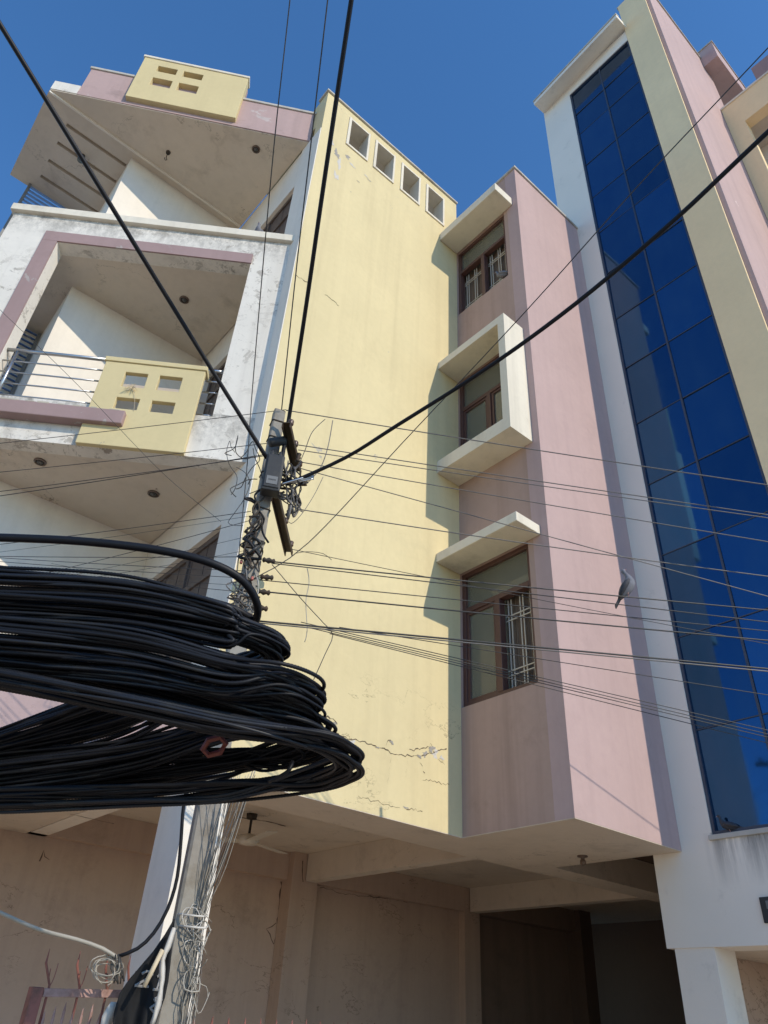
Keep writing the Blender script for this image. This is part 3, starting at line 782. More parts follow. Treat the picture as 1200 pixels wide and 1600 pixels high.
# crossarm: steel channel running back from the street
for (ua, va, ub, vb, z) in ((448, 660, 465, 736, 5.3), (431, 772, 452, 862, 5.0)):
    ca = onZ(ua, va, z); cb = onZ(ub, vb, z - .02)
    dd_ = (cb - ca).normalized(); sx = dd_.cross(Vector((0, 0, 1))).normalized(); up = sx.cross(dd_); ch = MB()
    mid = (ca + cb) / 2; L = (cb - ca).length
    ch.obox(mid, dd_, sx, up, (L / 2, .032, .004)); ch.obox(mid + sx * .03 - up * .026, dd_, sx, up, (L / 2, .004, .022)); ch.obox(mid - sx * .03 - up * .026, dd_, sx, up, (L / 2, .004, .022))
    ch.build('crossarm', M['darksteel'], pole)
    for k in range(3):
        q = ca.lerp(cb, .08 + .84 * k / 2)
        MB().lathe([(.009, -.02), (.02, -.014), (.023, 0), (.014, .009), (.023, .018), (.02, .03), (.007, .038)], q + Vector((0, 0, .03)) + sx * .02, (0, 0, 1), 12).build('insulator', M['ceramic'], pole, 0, True)
# upright steel flat at the top, clamps
MB().bar(onP(452, 650, .05), onP(436, 735, .07), .022, .012).build('strap_plate', M['darksteel'], pole)
for u, v in ((443, 665), (438, 690), (424, 745), (412, 800), (402, 850), (385, 930)):
    q = onP(u, v); z = q.z
    w, d = .087 - .040 * z / 5.6, .077 - .032 * z / 5.6
    c = MB(); pts = [(PX + a * w * 1.0 * cr - b_ * d * sr, PY + a * w * sr + b_ * d * cr, z) for a, b_ in prof]
    c.tube(pts, .007, 6, True); c.build('clamp', M['darksteel'], pole)
q = onP(434, 690, .12)
MB().lathe([(.03, -.07), (.036, -.06), (.036, .05), (.02, .07)], q, (.8, -.35, .45), 14).build('cable_gland', M['boxgrey'], pole, 0, True)

# junction box on the pole
jb = thing('junction_box', 'dark grey plastic cable junction box strapped to the utility pole', 'junction box')
jc = onP(426, 743, .14); jx = Vector((PN[1], -PN[0], 0)); jn = Vector((-PN[0], -PN[1], 0))
MB().obox(jc, jx, jn, (0, 0, 1), (.068, .05, .165)).build('case', M['boxgrey'], jb, .012)
MB().obox(jc + jn * .053, jx, jn, (0, 0, 1), (.056, .006, .145)).build('lid', M['boxgrey'], jb, .006)
MB().obox(jc + jn * .0605 + Vector((0, 0, -.085)), jx, jn, (0, 0, 1), (.04, .002, .035)).build('label_plate', M['boxplate'], jb)
pm = MB()
for k in range(6): pm.obox(jc + jn * .0628 + jx * (-.022 + k * .009) + Vector((0, 0, -.083)), jx, jn, (0, 0, 1), (.003, .0006, .006))
pm.build('print', M['boxgrey'], jb)
for s_ in (-.03, .03):
    MB().lathe([(.018, 0), (.018, .035), (.012, .04), (.012, .06)], jc + jx * s_ + Vector((0, 0, .165)), (0, 0, 1), 12).build('gland', M['boxgrey'], jb, 0, True)

# ================================================================== WIRES
POLEU = lambda u, v, off=0.0: onP(u, v, off)
def wire(pts, px, label, group=None, mat='wire', name='overhead_wire', sides=6, step=.12, extend=None):
    if extend: pts = list(pts) + [pts[-1] + (pts[-1] - pts[-2]).normalized() * extend]
    P = spline(pts, step)
    L = px / 2 * (3.9 if px < 4 else 4.8) / FPX
    o = MB().tube(P, L, sides).build(name, M[mat], None, 0, True)
    return tag(o, label, 'wire' if name != 'power_cable' else 'cable', group)
def span(a, b, px, label, group=None, mat='wire', sag=.02, name='overhead_wire', extend=1.6):
    """a and b are 3-D ends; hangs with a small sag and runs on past b, out of the picture"""
    d = (b - a); e = b + d.normalized() * extend; pts = []
    for k in range(9):
        t = k / 8; p = a.lerp(e, t); p = p - Vector((0, 0, sag * 4 * t * (1 - t))); pts.append(p)
    return wire(pts, px, label, group, mat, name)
LOWER = lambda z: 1.6 + (z - 1.6) * .88
RL = ['topmost level wire, leaving the pole top towards the glass tower', 'pale wire under the topmost one, leaving the pole beside the upper crossarm', 'thinner twin of the pale wire below the topmost level wire',
      'pale wire leaving the pole at the junction box and crossing the lower canopy', 'pale wire that slopes across the other level wires above the lowest window', 'pale wire leaving the pole below the knot of connections',
      'dark wire on which the pigeon perches', 'thin dark wire close under the one with the pigeon', 'hair-thin slack wire starting at the lower crossarm tip',
      'dark wire across the casement of the lowest window', 'bolder dark wire across the grille of the lowest window', 'thin wire below the double run, crossing the sill of the lowest window']
RG = 'thin wires running from the pole past the mauve block'
right = [((447, 641), (1200, 755), 5.40, 2.6, 'wire_pale', .02), ((458, 694), (1200, 803), 5.22, 2.4, 'wire_pale', .01), ((466, 703), (1200, 807), 5.18, 2.2, 'wire_pale', .015),
         ((470, 722), (1200, 845), 5.02, 2.2, 'wire_pale', .01), ((470, 732), (1200, 932), 4.75, 2.2, 'wire_pale', .0), ((462, 795), (1200, 896), 4.88, 2.4, 'wire_pale', .03),
         ((420, 877), (1200, 952), 4.55, 3.0, 'wire', .01), ((424, 880), (1200, 972), 4.45, 2.2, 'wire', .0), ((455, 858), (1200, 1003), 4.3, 1.4, 'wire', .02),
         ((405, 906), (1200, 986), 4.42, 2.0, 'wire', .0), ((408, 924), (1200, 999), 4.3, 3.0, 'wire', .01), ((530, 980), (1200, 1086), 3.85, 1.6, 'wire', .0)]
for k, (a, b_, z, px, mt, sg) in enumerate(right):
    off = .04 + .02 * (k % 3)
    pa = POLEU(*a, off) if k != 11 else onP(*a, .06)
    span(pa, onZ(*b_, LOWER(z) if k != 6 else z), px, RL[k], RG, mt, sg)
span(POLEU(400, 970, .05), onZ(1200, 1045, LOWER(4.1)), 3.6, 'thickest of the level wires between the pole and the glass tower, a double run', None, 'wire', .0)
span(POLEU(400, 973, .07), onZ(1200, 1049, LOWER(4.08)), 2.6, 'lower strand of the double run between the pole and the glass tower', None, 'wire_pale', .0)
FG = 'four fanned wires sloping across the lowest window'
for k, (a, b_) in enumerate((((470, 972), (1200, 1141)), ((500, 982), (1200, 1147)), ((480, 980), (1200, 1152)), ((515, 990), (1200, 1161)))):
    span(POLEU(*a, .06 + .01 * k), onZ(*b_, LOWER(3.72 - .01 * k)), 1.7, 'thin fanned wire sloping down across the lowest mauve window', FG, 'wire', .0)
LL = ['wire from the pole top crossing the pierced yellow balcony panel', 'wire crossing the slab edge under the pierced panel', 'thin wire crossing the lowest balcony soffit', 'bolder twin of the wire crossing the lowest balcony soffit',
      'wire crossing the lowest balcony rear wall', 'short wire crossing the brown balcony door', 'topmost of the level wires just above the cable coil', 'second level wire just above the cable coil', 'third level wire just above the cable coil', 'lowest level wire just above the cable coil']
LG = 'thin wires running from the pole past the balconies'
for a, b_, z, px in (((447, 640), (0, 690), 5.4, 1.8), ((440, 690), (0, 735), 5.2, 1.8), ((415, 712), (0, 765), 5.0, 1.9), ((415, 710), (0, 772), 4.98, 2.2), ((392, 799), (80, 838), 4.72, 1.6),
                     ((395, 812), (200, 861), 4.55, 1.5), ((380, 870), (0, 866), 4.5, 1.6), ((380, 892), (0, 868), 4.46, 1.4), ((378, 903), (0, 874), 4.42, 1.3), ((378, 925), (0, 880), 4.4, 1.2)):
    span(POLEU(*a, .05), onZ(*b_, z), px, LL.pop(0), LG, 'wire', .02)
HL = ['hair-thin cord crossing the balcony rear wall above the coil', 'hair-thin cord slanting up to the pole under the lowest soffit', 'hair-thin cord crossing the balcony door planks', 'hair-thin cord crossing the foot of the white pilaster']
for (a, b_, z) in (((392, 806), (0, 858), 4.6), ((388, 838), (60, 905), 4.4), ((384, 860), (180, 892), 4.45), ((380, 915), (250, 900), 4.3)):
    span(POLEU(*a, .05), onZ(*b_, z), .9, HL.pop(0), LG, 'wire', .03)
# heavy cables over the street
wire([POLEU(417, 716, .16), onZ(300, 528, 5.55), onZ(150, 283, 5.95), onZ(0, 38, 6.4)], 7.5, 'thick black cable rising from the junction box past the balconies', None, 'blackcable', 'power_cable', 10, .1, 2.0)
wire([POLEU(432, 772, .12), POLEU(440, 720, .13), POLEU(452, 650, .15), onZ(478, 480, 5.9), onZ(507, 280, 6.3), onZ(549, 0, 6.9)], 7.5, 'thick black cable rising straight up from the pole top across the yellow wall', None, 'blackcable', 'power_cable', 10, .1, 2.0)
wire([POLEU(448, 757, .12), onZ(540, 715, 5.05), onZ(620, 665, 5.1), onZ(760, 576, 5.2), onZ(900, 474, 5.3), onZ(1050, 347, 5.45), onZ(1200, 206, 5.6)], 6.5, 'thick black cable sweeping up from the pole across the glass tower', None, 'blackcable', 'power_cable', 10, .1, 2.0)
wire([onP(440, 640, .06), onZ(462, 430, 6.0), onZ(484, 240, 6.35), onZ(512, 0, 6.9)], 2.6, 'thin wire beside the thick upright cable on the yellow wall', None, 'wire', step=.1, extend=2)
wire([onP(365, 950, .1), onP(385, 740, .1), onZ(395, 600, 5.8), onZ(425, 260, 6.3), onZ(453, 0, 6.9)], 2.4, 'thin wire rising past the right end of the balconies', None, 'wire', step=.1, extend=2)
wire([onP(395, 905, .06), onP(482, 848, .1), onZ(640, 680, 5.2), onZ(820, 488, 5.4), onZ(1000, 287, 5.65), onZ(1197, 78, 5.9)], 2.0, 'thin straight wire rising from the pole above the middle window to the tower top', None, 'wire', step=.1, extend=2)
wire([onP(425, 882, .06), onP(470, 935, .06), onP(505, 973, .06), onP(520, 992, .07), onP(508, 1022, .08), onP(490, 1062, .06)], 1.7, 'loose wire dropping across the yellow wall right of the pole', None, 'wire', step=.05)
wire([onZ(0, 484, 5.9), onZ(120, 600, 5.6), onZ(250, 735, 5.2), onP(345, 815, .05)], 1.2, 'hair-thin diagonal wire crossing the steel railing', None, 'wire', step=.1)
wire([onP(480, 888, .05), onP(483, 910, .05), onP(478, 940, .05), onP(480, 985, .05), onP(476, 1003, .05)], 1.6, 'short dangling wire end with a clip hanging from the level wires', None, 'white_plastic', step=.03)
wire([onP(520, 657, .06), onP(512, 700, .06), onP(500, 732, .08), onP(480, 755, .1)], 2.2, 'short connecting wire between the upper wires right of the pole', None, 'wire_pale', step=.03)
wire([onP(508, 655, .06), onP(488, 675, .06), onP(476, 705, .06), onP(466, 728, .08)], 1.8, 'curved jumper wire above the crossarm', None, 'wire', step=.03)
wire([onP(505, 745, .1), onP(490, 775, .08), onP(470, 805, .08), onP(455, 818, .06), onP(446, 810, .05)], 1.5, 'slack looped wire right of the crossarm end', None, 'wire_pale', step=.03)
wire([onP(460, 865, .05), onP(480, 862, .05), onP(505, 865, .05), onP(518, 875, .05)], 1.3, 'short broken wire end beside the crossarm tip', None, 'wire', step=.03)
# silver sleeve on the sweeping cable
t_ = thing('cable_clamp', 'silver dead-end clamp where the sweeping cable meets the pole', 'clamp')
for k in range(3):
    MB().tube(spline([onP(438, 757, .12 + .012 * k), onP(465, 753 - k * 2, .14 + .012 * k), onP(490, 748 - 3 * k, .15)], .03), .007, 8).build('strand', M['steel'], t_, 0, True)
# knots of cable and hardware round the pole
R = random.Random(11)
TG = 'tangled slack wires tied round the pole'
def tangle(u0, u1, v0, v1, n, px, mats, label, grp):
    for k in range(n):
        P = []; u, v = R.uniform(u0, u1), R.uniform(v0, v1); du, dv = R.uniform(-1, 1), R.uniform(-1, 1)
        for j in range(R.randint(6, 10)):
            P.append(onP(u, v, R.uniform(.03, .16)))
            du += R.uniform(-.8, .8); dv += R.uniform(-.8, .8)
            l_ = math.hypot(du, dv) or 1; st = R.uniform(8, 18); du /= l_; dv /= l_
            u += du * st; v += dv * st * 1.2
            if u < u0: du = abs(du)
            if u > u1: du = -abs(du)
            if v < v0: dv = abs(dv)
            if v > v1: dv = -abs(dv)
        wire(P, R.choice(px), label, grp, R.choice(mats), 'slack_wire', 6, .02)
tangle(444, 468, 730, 790, 16, (2.5, 3.5, 4.5), ['wire', 'darksteel', 'wire', 'wire_pale'], 'short dark wire in the knot of connections behind the junction box', 'wires knotted behind the junction box')
tangle(386, 404, 785, 880, 7, (3, 4, 5), ['wire', 'darksteel', 'blackcable'], 'black wire loop in the chain of slack hanging left of the pole shaft', 'slack hanging left of the pole')
tangle(364, 398, 900, 975, 13, (2, 2.6, 3.2), ['wire', 'white_plastic', 'wire_pale', 'darksteel'], 'slack wire wound round the pole just above the cable coil', 'wires wound above the coil')
tangle(360, 400, 690, 850, 6, (1.5, 2), ['wire'], 'thin loose wire curling off the pole against the white pilaster', 'loose wires against the pilaster')
# chain of shackles left of the shaft
t_ = thing('shackle_chain', 'black iron shackles and straps hanging beside the pole shaft', 'hardware')
sp = [(409, 765), (402, 785), (398, 805), (397, 825), (392, 848), (388, 870), (385, 890)]
for i in range(len(sp) - 1):
    a, b_ = onP(*sp[i], .10), onP(*sp[i + 1], .10); md = (a + b_) / 2; d = (b_ - a); sd = Vector((PN[1], -PN[0], 0)) * (.022 if i % 2 else .034)
    MB().tube(spline([a, md + sd, b_, md - sd], .015, True), .0075, 6, True).build('link', M['darksteel'], t_, 0, True)
MB().bar(onP(393, 840, .1), onP(379, 853, .1), .02, .012).build('strap', M['darksteel'], t_)
MB().bar(onP(379, 853, .1), onP(397, 856, .1), .02, .012).build('strap', M['darksteel'], t_)
for u, v in ((377, 878), (394, 904), (397, 860)):
    q = onP(u, v, .11)
    tag(MB().lathe([(.009, -.014), (.010, -.012), (.010, .012), (.009, .014)], q, (.2, .3, 1), 10).build('tape_band', M['orange'], None, 0, True), 'faded red tape wrapped on wires at the pole', 'tape', 'red tape bands on the pole wires')
for u, v, d in ((417, 902, (1, -.5, .1)), (420, 876, (1, -.5, 0)), (412, 925, (1, -.5, 0)), (408, 950, (1, -.5, 0)), (452, 800, (.3, 0, 1)), (466, 715, (.1, 0, 1)), (461, 780, (1, 0, .3))):
    q = onP(u, v, .06)
    tag(MB().lathe([(.008, -.045), (.02, -.035), (.012, -.02), (.022, 0), (.012, .02), (.02, .035), (.008, .045)], q, d, 10).build('shackle_insulator', M['darksteel'], None, 0, True), 'small dark shackle insulator holding a wire at the pole', 'insulator', 'shackle insulators on the pole')

# bundle of thin wires tied down the pole
BG = 'thin wires tied down the right side of the pole'
for k in range(22):
    u1 = R.uniform(352, 402); top = onP(u1, 1215 + R.uniform(-20, 20), .05 + R.uniform(0, .25))
    kn = onP(313 + R.uniform(-6, 9), 1432 + R.uniform(-8, 8), R.uniform(.03, .12)); mid = top.lerp(kn, .6) + Vector((R.uniform(-.03, .03), R.uniform(-.03, .03), R.uniform(-.04, .02)))
    lo1 = onP(306 + R.uniform(-12, 12), 1500 + R.uniform(-10, 10), R.uniform(.04, .14)); lo2 = onP(296 + R.uniform(-14, 14), 1570, R.uniform(.04, .12)); lo3 = onP(284 + R.uniform(-12, 12), 1660, R.uniform(.05, .1))
    wire([top, mid, kn, lo1, lo2, lo3], R.choice((.8, 1.0, 1.3)), 'thin pale wire fanning from under the coil and tied down the pole', BG, R.choice(['white_plastic', 'white_plastic', 'wire_pale', 'wire']), 'drop_wire', 5, .06)
for k in range(9):
    u = 306 + R.uniform(-8, 10); v = R.uniform(1425, 1560); P = []
    for j in range(7):
        a = j * 1.05 + R.uniform(-.3, .3); P.append(onP(u + R.uniform(10, 18) * math.cos(a), v + R.uniform(18, 34) * math.sin(a) * .9, .09 + R.uniform(-.03, .05)))
    wire(P, R.choice((1.3, 1.8, 2.2)), 'pale slack wire looped round the tied bundle low on the pole', 'slack loops low on the pole', R.choice(['white_plastic', 'rag', 'wire_pale']), 'slack_wire', 5, .03)
for v in (1428, 1446):
    P = [onP(278, v, .06), onP(295, v + 2, .13), onP(318, v + 4, .13), onP(324, v + 2, .02)]
    wire(P, 3.0, 'dirty white tie cord lashed round the wire bundle on the pole', 'tie cords on the pole', 'rag', 'lashing_cord', 6, .03)

# cables low on the left
wire([onP(-60, 1400, .05), onP(0, 1426, .05), onP(60, 1452, .05), onP(120, 1468, .05), onP(160, 1482, .04), onP(187, 1499, .03)], 4.6, 'dusty pale service cable drooping to the gate beside the pole', None, 'white_plastic', 'service_cable', 8, .05)
wire([onP(186, 1494, .03), onP(215, 1482, .03), onP(240, 1458, .02), onP(262, 1420, .02), onP(277, 1370, .02), onP(283, 1310, .03), onP(288, 1250, .05), onP(305, 1180, .06)], 4.6, 'black cable curving up from the gate along the white column', None, 'blackcable', 'service_cable', 8, .05)
for k in range(7):
    P = []; cu, cv, ru, rv = 168 + R.uniform(-6, 6), 1512 + R.uniform(-8, 8), R.uniform(12, 30), R.uniform(10, 22)
    for j in range(8):
        a = j * .82 + k; P.append(onP(cu + ru * math.cos(a), cv + rv * math.sin(a), .04 + R.uniform(-.02, .03)))
    wire(P, R.choice((1.4, 1.8)), 'thin pale wire coiled in loops at the cable joint by the gate', 'wire loops at the gate joint', 'white_plastic', 'slack_wire', 5, .03)
for k in range(7):
    u = 183 + R.uniform(-7, 7); wire([onP(u, 1494 + R.uniform(-4, 4), .04), onP(u + R.uniform(-5, 5), 1512, .05), onP(u + R.uniform(-8, 8), 1530 + R.uniform(-5, 8), .04)], 2.2, 'frayed black wire end hanging at the cable joint by the gate', 'frayed ends at the gate joint', 'wire', 'slack_wire', 5, .02)

# ================================================================== COIL OF BLACK CABLE
coil = thing('cable_coil', 'big bundle of coiled ribbed black cable hung in front of the pole', 'cable coil')
CR = random.Random(5)
def loop(near, far, tip, t0, t1, rad=.0078):
    """near/far = strand heights (pixel rows at u = 0,200,350,430), tip = right-hand end, t0/t1 = distance of near and far strand"""
    j = lambda a: CR.uniform(-a, a)
    U = [0, 200, 350]
    pts = []
    ws = .5 + CR.random() * .2
    pts.append(deep(-330, near[0] + (near[0] - near[1]) * 1.0 + 20 + j(6), t0 + .02 + j(.03)))
    for u, v in zip([-150] + U, [near[0] - (near[1] - near[0]) * .55] + list(near)): pts.append(deep(u + j(5), v + j(3.6), t0 + j(.035)))
    tu, tv = tip; a = near[2]; b_ = far[2]
    pts.append(deep(tu - 62 + j(4), tv - 26 + (a - tv) * .12, t0 + (t1 - t0) * .10 + j(.02)))
    pts.append(deep(tu - 16 + j(3), tv - 13, t0 + (t1 - t0) * .32))
    pts.append(deep(tu, tv + 4, t0 + (t1 - t0) * .5))
    pts.append(deep(tu - 20 + j(3), tv + 17, t0 + (t1 - t0) * .70))
    pts.append(deep(tu - 68 + j(4), tv + 26 + (b_ - tv) * .12, t1 - .04))
    for u, v in zip(U[::-1] + [-150], list(far)[::-1] + [far[0] + (far[0] - far[1]) * .7]):
        if u < tu - 90: pts.append(deep(u + j(5), v + j(4.5), t1 + j(.04)))
    pts.append(deep(-330, far[0] + (far[0] - far[1]) * 1.2 - 15 + j(6), t1 + j(.03)))
    pts.append(deep(-400 + j(10), (near[0] + far[0]) / 2 + j(10), (t0 + t1) / 2))
    MB().tube(spline(pts, .0068, True), rad * CR.uniform(.82, 1.16), 8, True, .075).build('cable_loop', M[CR.choice(('blackcable', 'blackcable', 'blackcable2'))], coil, 0, True)
def group(n, near0, near1, far0, far1, tip0, tip1, t0, t1):
    for k in range(n):
        f = k / max(1, n - 1); f = min(1, max(0, f + CR.uniform(-.06, .06))); g_ = CR.random()
        near = [a + (b_ - a) * f for a, b_ in zip(near0, near1)]; far = [a + (b_ - a) * g_ for a, b_ in zip(far0, far1)]
        h = min(1, max(0, f * .6 + CR.random() * .4)); tip = (tip0[0] + (tip1[0] - tip0[0]) * CR.random(), tip0[1] + (tip1[1] - tip0[1]) * h)
        loop(near, far, tip, t0 + CR.uniform(-.05, .05), t1 + CR.uniform(-.06, .06))
group(50, (887, 903, 942), (975, 985, 1010), (1140, 1070, 1045), (1200, 1160, 1100), (412, 992), (452, 1032), 2.95, 3.35)
group(48, (962, 982, 1022), (1048, 1068, 1092), (1170, 1150, 1120), (1240, 1210, 1160), (468, 1062), (508, 1122), 2.88, 3.30)
group(28, (1048, 1085, 1118), (1078, 1118, 1150), (1236, 1232, 1222), (1266, 1262, 1252), (520, 1165), (568, 1212), 2.80, 3.22)
group(36, (1000, 1040, 1085), (1050, 1090, 1130), (1190, 1185, 1170), (1250, 1240, 1215), (470, 1120), (530, 1180), 2.98, 3.34)
# tag
hx = MB(); c0 = deep(335, 1166, 3.02); rr = Vector(RM[0]); dn = Vector(-RM[1])
hx.tube([c0 + rr * (.047 * math.cos(a)) + dn * (.036 * math.sin(a) + .012 * math.cos(a)) for a in [k * math.pi / 3 for k in range(6)]], .013, 6, True).build('hexagonal_tag', M['tagred'], coil)
wire([deep(420, 1221, 3.0), deep(438, 1213, 2.98), deep(452, 1203, 2.98), deep(457, 1190, 3.02)], 4.0, 'frayed black tie end sticking out under the cable coil', None, 'blackcable', 'tie_end', 6, .02)
wire([deep(-120, 838, 3.05), deep(0, 840, 3.05), deep(130, 846, 3.06), deep(250, 860, 3.08), deep(330, 880, 3.1), deep(380, 908, 3.14), deep(402, 945, 3.2), deep(398, 975, 3.3), deep(385, 992, 3.4), deep(365, 1003, 3.5)], 8.5, 'single thick black cable arching above the coil into the pole', None, 'blackcable', 'power_cable', 10, .03)
wire([deep(-60, 905, 3.2), deep(100, 915, 3.2), deep(250, 930, 3.2), deep(340, 943, 3.22), deep(385, 962, 3.26), deep(402, 985, 3.32), deep(390, 1003, 3.4)], 8, 'black cable curling round just behind the top of the coil', None, 'blackcable', 'power_cable', 10, .03)

# ================================================================== BANNER, GATE, FENCE
ban = thing('banner', 'torn black cloth banner with white figures tied to the foot of the pole', 'banner')
bv = [(272, 1440, .10), (250, 1476, .12), (226, 1505, .12), (204, 1532, .12), (188, 1556, .12), (180, 1590, .12), (178, 1640, .12),
      (210, 1660, .15), (232, 1610, .17), (250, 1580, .16), (262, 1545, .15), (268, 1500, .13)]
n = len(bv); b = MB()
# fill as strips between left edge and right edge with folds
Ledge = [onP(*q) for q in [(272, 1440), (258, 1464), (240, 1490), (221, 1512), (204, 1532), (190, 1553), (182, 1580), (178, 1612), (176, 1650)]]
Redge = [onP(*q) for q in [(273, 1441), (271, 1465), (268, 1490), (266, 1512), (263, 1536), (258, 1560), (250, 1582), (240, 1612), (232, 1650)]]
nr, nc = 40, 24
def edge(E, t):
    k = t * (len(E) - 1); i = min(int(k), len(E) - 2); return E[i].lerp(E[i + 1], k - i)
bn = Vector((-PN[0], -PN[1], 0))
def banpt(t, s_, off=0.0):
    p = edge(Ledge, t).lerp(edge(Redge, t), s_)
    return p + bn * (.14 + off + .03 * math.sin(s_ * 7 + t * 3) * t + .012 * math.sin(s_ * 17 - t * 5) * t)
for i in range(nr + 1):
    for j in range(nc + 1): b.v.append(tuple(banpt(i / nr, j / nc)))
for i in range(nr):
    for j in range(nc):
        a = i * (nc + 1) + j; b.f.append((a, a + 1, a + nc + 2, a + nc + 1))
bo = b.build('cloth', M['cloth'], ban, 0, True)
so = bo.modifiers.new('thick', 'SOLIDIFY'); so.thickness = .003; so.offset = -1 if False else 0
def glyph(strokes, t0, t1, s0, s1, w):
    g = MB()
    for st in strokes:
        P = []
        for i in range(len(st) - 1):
            for k in range(6):
                f = k / 6; P.append((st[i][0] + (st[i + 1][0] - st[i][0]) * f, st[i][1] + (st[i + 1][1] - st[i][1]) * f))
        P.append(st[-1])
        pts = [banpt(t0 + (t1 - t0) * y, s0 + (s1 - s0) * x, .006) for x, y in P]
        g.tube(pts, w, 4)
    return g
two = [[(0, .2), (.25, 0), (.7, .0), (.9, .22), (.6, .5), (.1, .95), (0, 1), (1, 1)]]
one = [[(.2, .1), (.55, 0), (.5, 1)], [(.2, 1), (.8, 1)], [(.25, .0), (.8, .0)]]
eight = [[(.5, 0), (.9, .2), (.5, .45), (.1, .2), (.5, 0)], [(.5, .45), (1, .75), (.5, 1), (0, .75), (.5, .45)]]
glyph(two, .42, .55, .22, .55, .0055).build('figure', M['print'], ban)
glyph(one, .45, .57, .62, .9, .0055).build('figure', M['print'], ban)
glyph(eight, .62, .75, .76, .97, .005).build('figure', M['print'], ban)
tag(MB().tube([onP(254, 1484, .24), onP(225, 1542, .25)], .011, 8).build('stick', M['stick'], None, 0, True), 'short pale stick lying across the black banner', 'stick')
def strip(pts, w, label, grp=None):
    P = [onP(u, v, o) for u, v, o in pts]; P = spline(P, .03); g = MB(); sd = Vector((PN[1], -PN[0], 0))
    for i, p in enumerate(P):
        ww = w * (.6 + .4 * math.sin(i * .9) ** 2); g.v += [tuple(p - sd * ww + bn * .012 * math.sin(i)), tuple(p + bn * .01), tuple(p + sd * ww - bn * .01)]
    for i in range(len(P) - 1):
        a = 3 * i; g.f += [(a, a + 1, a + 4, a + 3), (a + 1, a + 2, a + 5, a + 4)]
    o = g.build('rag_strip', M['rag'], None, 0, True); s_ = o.modifiers.new('thick', 'SOLIDIFY'); s_.thickness = .004
    tag(o, label, 'rag', grp)
strip([(272, 1450, .2), (262, 1480, .22), (254, 1500, .22), (253, 1530, .22), (247, 1570, .2), (238, 1600, .2)], .012, 'twisted dirty white rag hanging beside the black banner')
strip([(180, 1566, .10), (170, 1588, .10), (160, 1612, .10)], .03, 'pale cloth flap low on the left of the banner')

# gate of spear-topped bars, left of the pole
GY = 4.25
gate = thing('spiked_gate', 'rusty red steel gate with spear-topped bars below the balconies', 'gate')
ga, gb = onY(66, 1551, GY), onY(190, 1553, GY)
MB().bar(ga, gb, .035).build('top_rail', M['gatepink'], gate, .003)
MB().bar(ga - Vector((0, 0, .9)), gb - Vector((0, 0, .9)), .035).build('bottom_rail', M['gatepink'], gate, .003)
MB().box((ga.x - .06, GY - .03, 0), (ga.x - .005, GY + .03, 1.69)).build('post', M['redrust'], gate, .004)
MB().box((gb.x, GY - .03, 0), (gb.x + .05, GY + .03, 1.66)).build('post', M['redrust'], gate, .004)
for u, vt in ((78, 1482), (126, 1486), (170, 1492), (205, 1490)):
    top = onY(u, vt, GY); ax = onY(u - 4, 1552, GY).x
    MB().tube([(ax, GY, .75), (ax, GY, 1.70), (top.x, GY, top.z - .06), (top.x, GY, top.z)], [.006, .006, .006, .001], 6).build('bar', M['redrust'], gate)
    for s_ in (-.03, .03):
        MB().tube(spline([(ax, GY, 1.69), (ax + s_ * .4, GY, 1.73), (ax + s_ * .5, GY, 1.78 + s_ * .4)], .01), .0025, 5).build('barb', M['redrust'], gate)
gp = MB(); MB().box((ga.x + .01, GY - .005, .1), (gb.x - .01, GY + .005, 1.30)).build('sheet', M['redrust'], gate)
for k in range(8):
    x = ga.x + .03 + k * .045
    MB().tube([(x, GY - .02, 1.3), (x, GY - .02, 1.56 + .02 * (k % 3)), (x, GY - .02, 1.60 + .02 * (k % 3))], [.007, .007, .001], 6).build('bar', M['gatepink'], gate)
# boundary fence right of the pole
fen = thing('spiked_fence', 'low red fence of thin spear-topped bars right of the pole', 'fence')
fy = 4.4
for z in (1.45, .5): MB().bar((2.2, fy, z), (5.15, fy, z), .03).build('rail', M['redrust'], fen)
x = 2.30; R2 = random.Random(2)
while x < 5.15:
    h = 1.62 + .02 * (x - 2.5) + R2.uniform(-.006, .006)
    MB().tube([(x, fy - .02, .05), (x, fy - .02, h - .05), (x + R2.uniform(-.006, .006), fy - .02, h)], [.009, .009, .001], 6).build('bar', M['redrust'], fen); x += .107
for xx in (2.22, 5.13): MB().box((xx - .03, fy - .03, 0), (xx + .03, fy + .03, 1.5)).build('post', M['redrust'], fen)

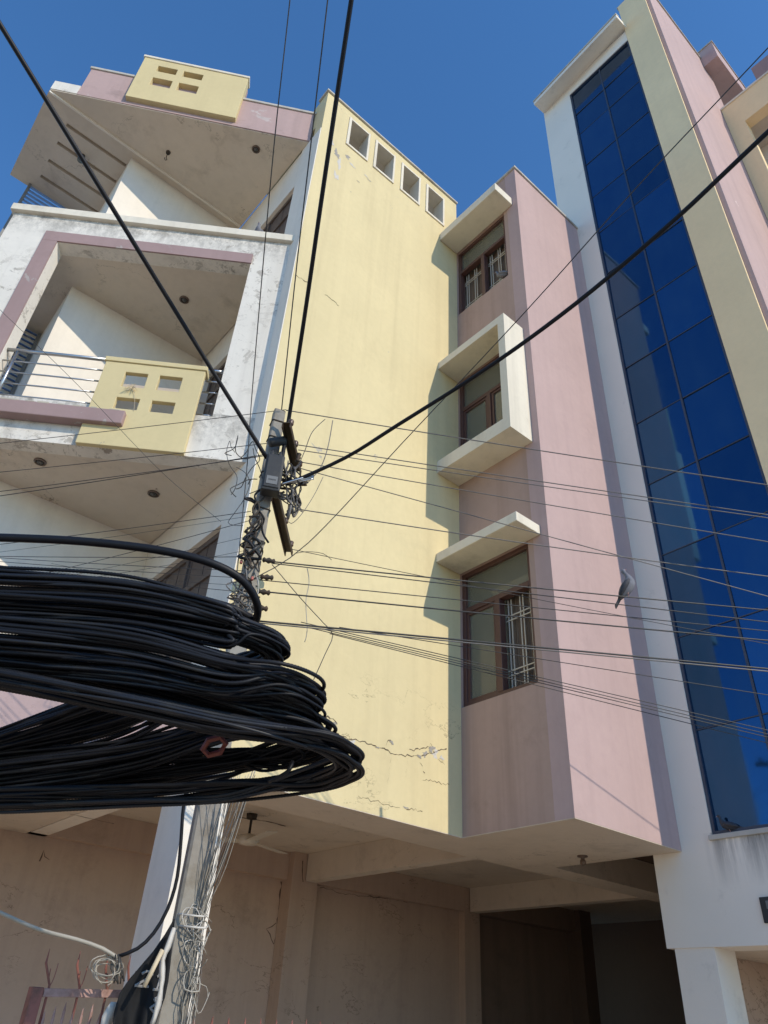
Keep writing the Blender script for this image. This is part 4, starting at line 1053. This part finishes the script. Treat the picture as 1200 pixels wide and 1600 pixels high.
# ================================================================== PIGEONS
def pigeon(at, face, lean, label, scale=1.0, bm='pigeon'):
    """feet at 'at', facing horizontal direction face; lean = body pitch in degrees (up)"""
    t_ = thing('pigeon', label, 'pigeon')
    f = Vector(face).normalized(); r = f.cross(Vector((0, 0, 1))); a = math.radians(lean)
    ax = f * math.cos(a) + Vector((0, 0, 1)) * math.sin(a); upv = r.cross(ax); k = scale
    c = Vector(at) + Vector((0, 0, .09 * k))
    # one skin from tail root over breast and neck to the head
    path = [(-.13, -.01, .018), (-.09, 0, .038), (-.04, .0, .056), (.02, .0, .062), (.07, .012, .054), (.10, .040, .034), (.118, .072, .021), (.128, .100, .018), (.136, .118, .023), (.150, .126, .020), (.165, .124, .009)]
    pts = [c + (ax * p[0] + upv * p[1]) * k for p in path]
    MB().tube(pts, [p[2] * k for p in path], 14).build('body', M[bm], t_, 0, True)
    tl = MB(); tb = c + ax * (-.10 * k); te = c + (ax * -.235 - upv * .015) * k
    tl.prism([tb - r * .022 * k - upv * .008, tb + r * .022 * k - upv * .008, te + r * .034 * k - upv * .004, te - r * .034 * k - upv * .004], [tb - r * .022 * k + upv * .008, tb + r * .022 * k + upv * .008, te + r * .034 * k + upv * .003, te - r * .034 * k + upv * .003])
    tl.build('tail', M['pigeon_dark'], t_)
    for s_ in (-1, 1):
        w = MB(); P = [c + (ax * q[0] + upv * q[1] + r * s_ * q[2]) * k for q in ((.07, .012, .047), (.03, .01, .062), (-.03, .008, .058), (-.09, .004, .042), (-.16, -.002, .022))]
        w.tube(P, [.012 * k, .026 * k, .03 * k, .022 * k, .004 * k], 8).build('wing', M['pigeon_dark'] if s_ > 0 else M[bm], t_, 0, True)
        MB().tube([c + (ax * .0 + r * s_ * .022) * k - upv * .03 * k, Vector(at) + r * s_ * .022 * k + Vector((0, 0, .004))], .004 * k, 6).build('foot', M['beak'], t_)
    MB().tube([c + (ax * .158 + upv * .117) * k, c + (ax * .183 + upv * .108) * k], [.007 * k, .001 * k], 6).build('beak', M['beak'], t_)
# on the wire that runs from (420,877) to (1200,952)
wa, wb_ = POLEU(420, 877, .04), onZ(1200, 952, 4.55)
best = min((wa.lerp(wb_, t / 400) for t in range(401)), key=lambda p: abs(600 + FPX * (RM[0] @ np.array([p.x, p.y, p.z - CAMZ])) / (RM[2] @ np.array([p.x, p.y, p.z - CAMZ])) - 981))
pigeon(best, (.45, -.85, 0), 52, 'grey pigeon perched on a wire in front of the mauve wall', .80)
q = onX(1142, 1303, TX)
pigeon((TX + .0, q.y, 3.2), (-.3, .95, 0), 10, 'dark pigeon sitting on the sill under the blue glass', .6, 'pigeon_dark')
q = F(.42, -.05, 9.752)
pigeon(q, (-.7, -.6, 0), 25, 'grey pigeon standing on the coping under the roof soffit', .8)
pigeon((5.255, 4.2, 10.41), (-.4, .9, 0), 10, 'pigeon sitting on the sill of the topmost window', .75)
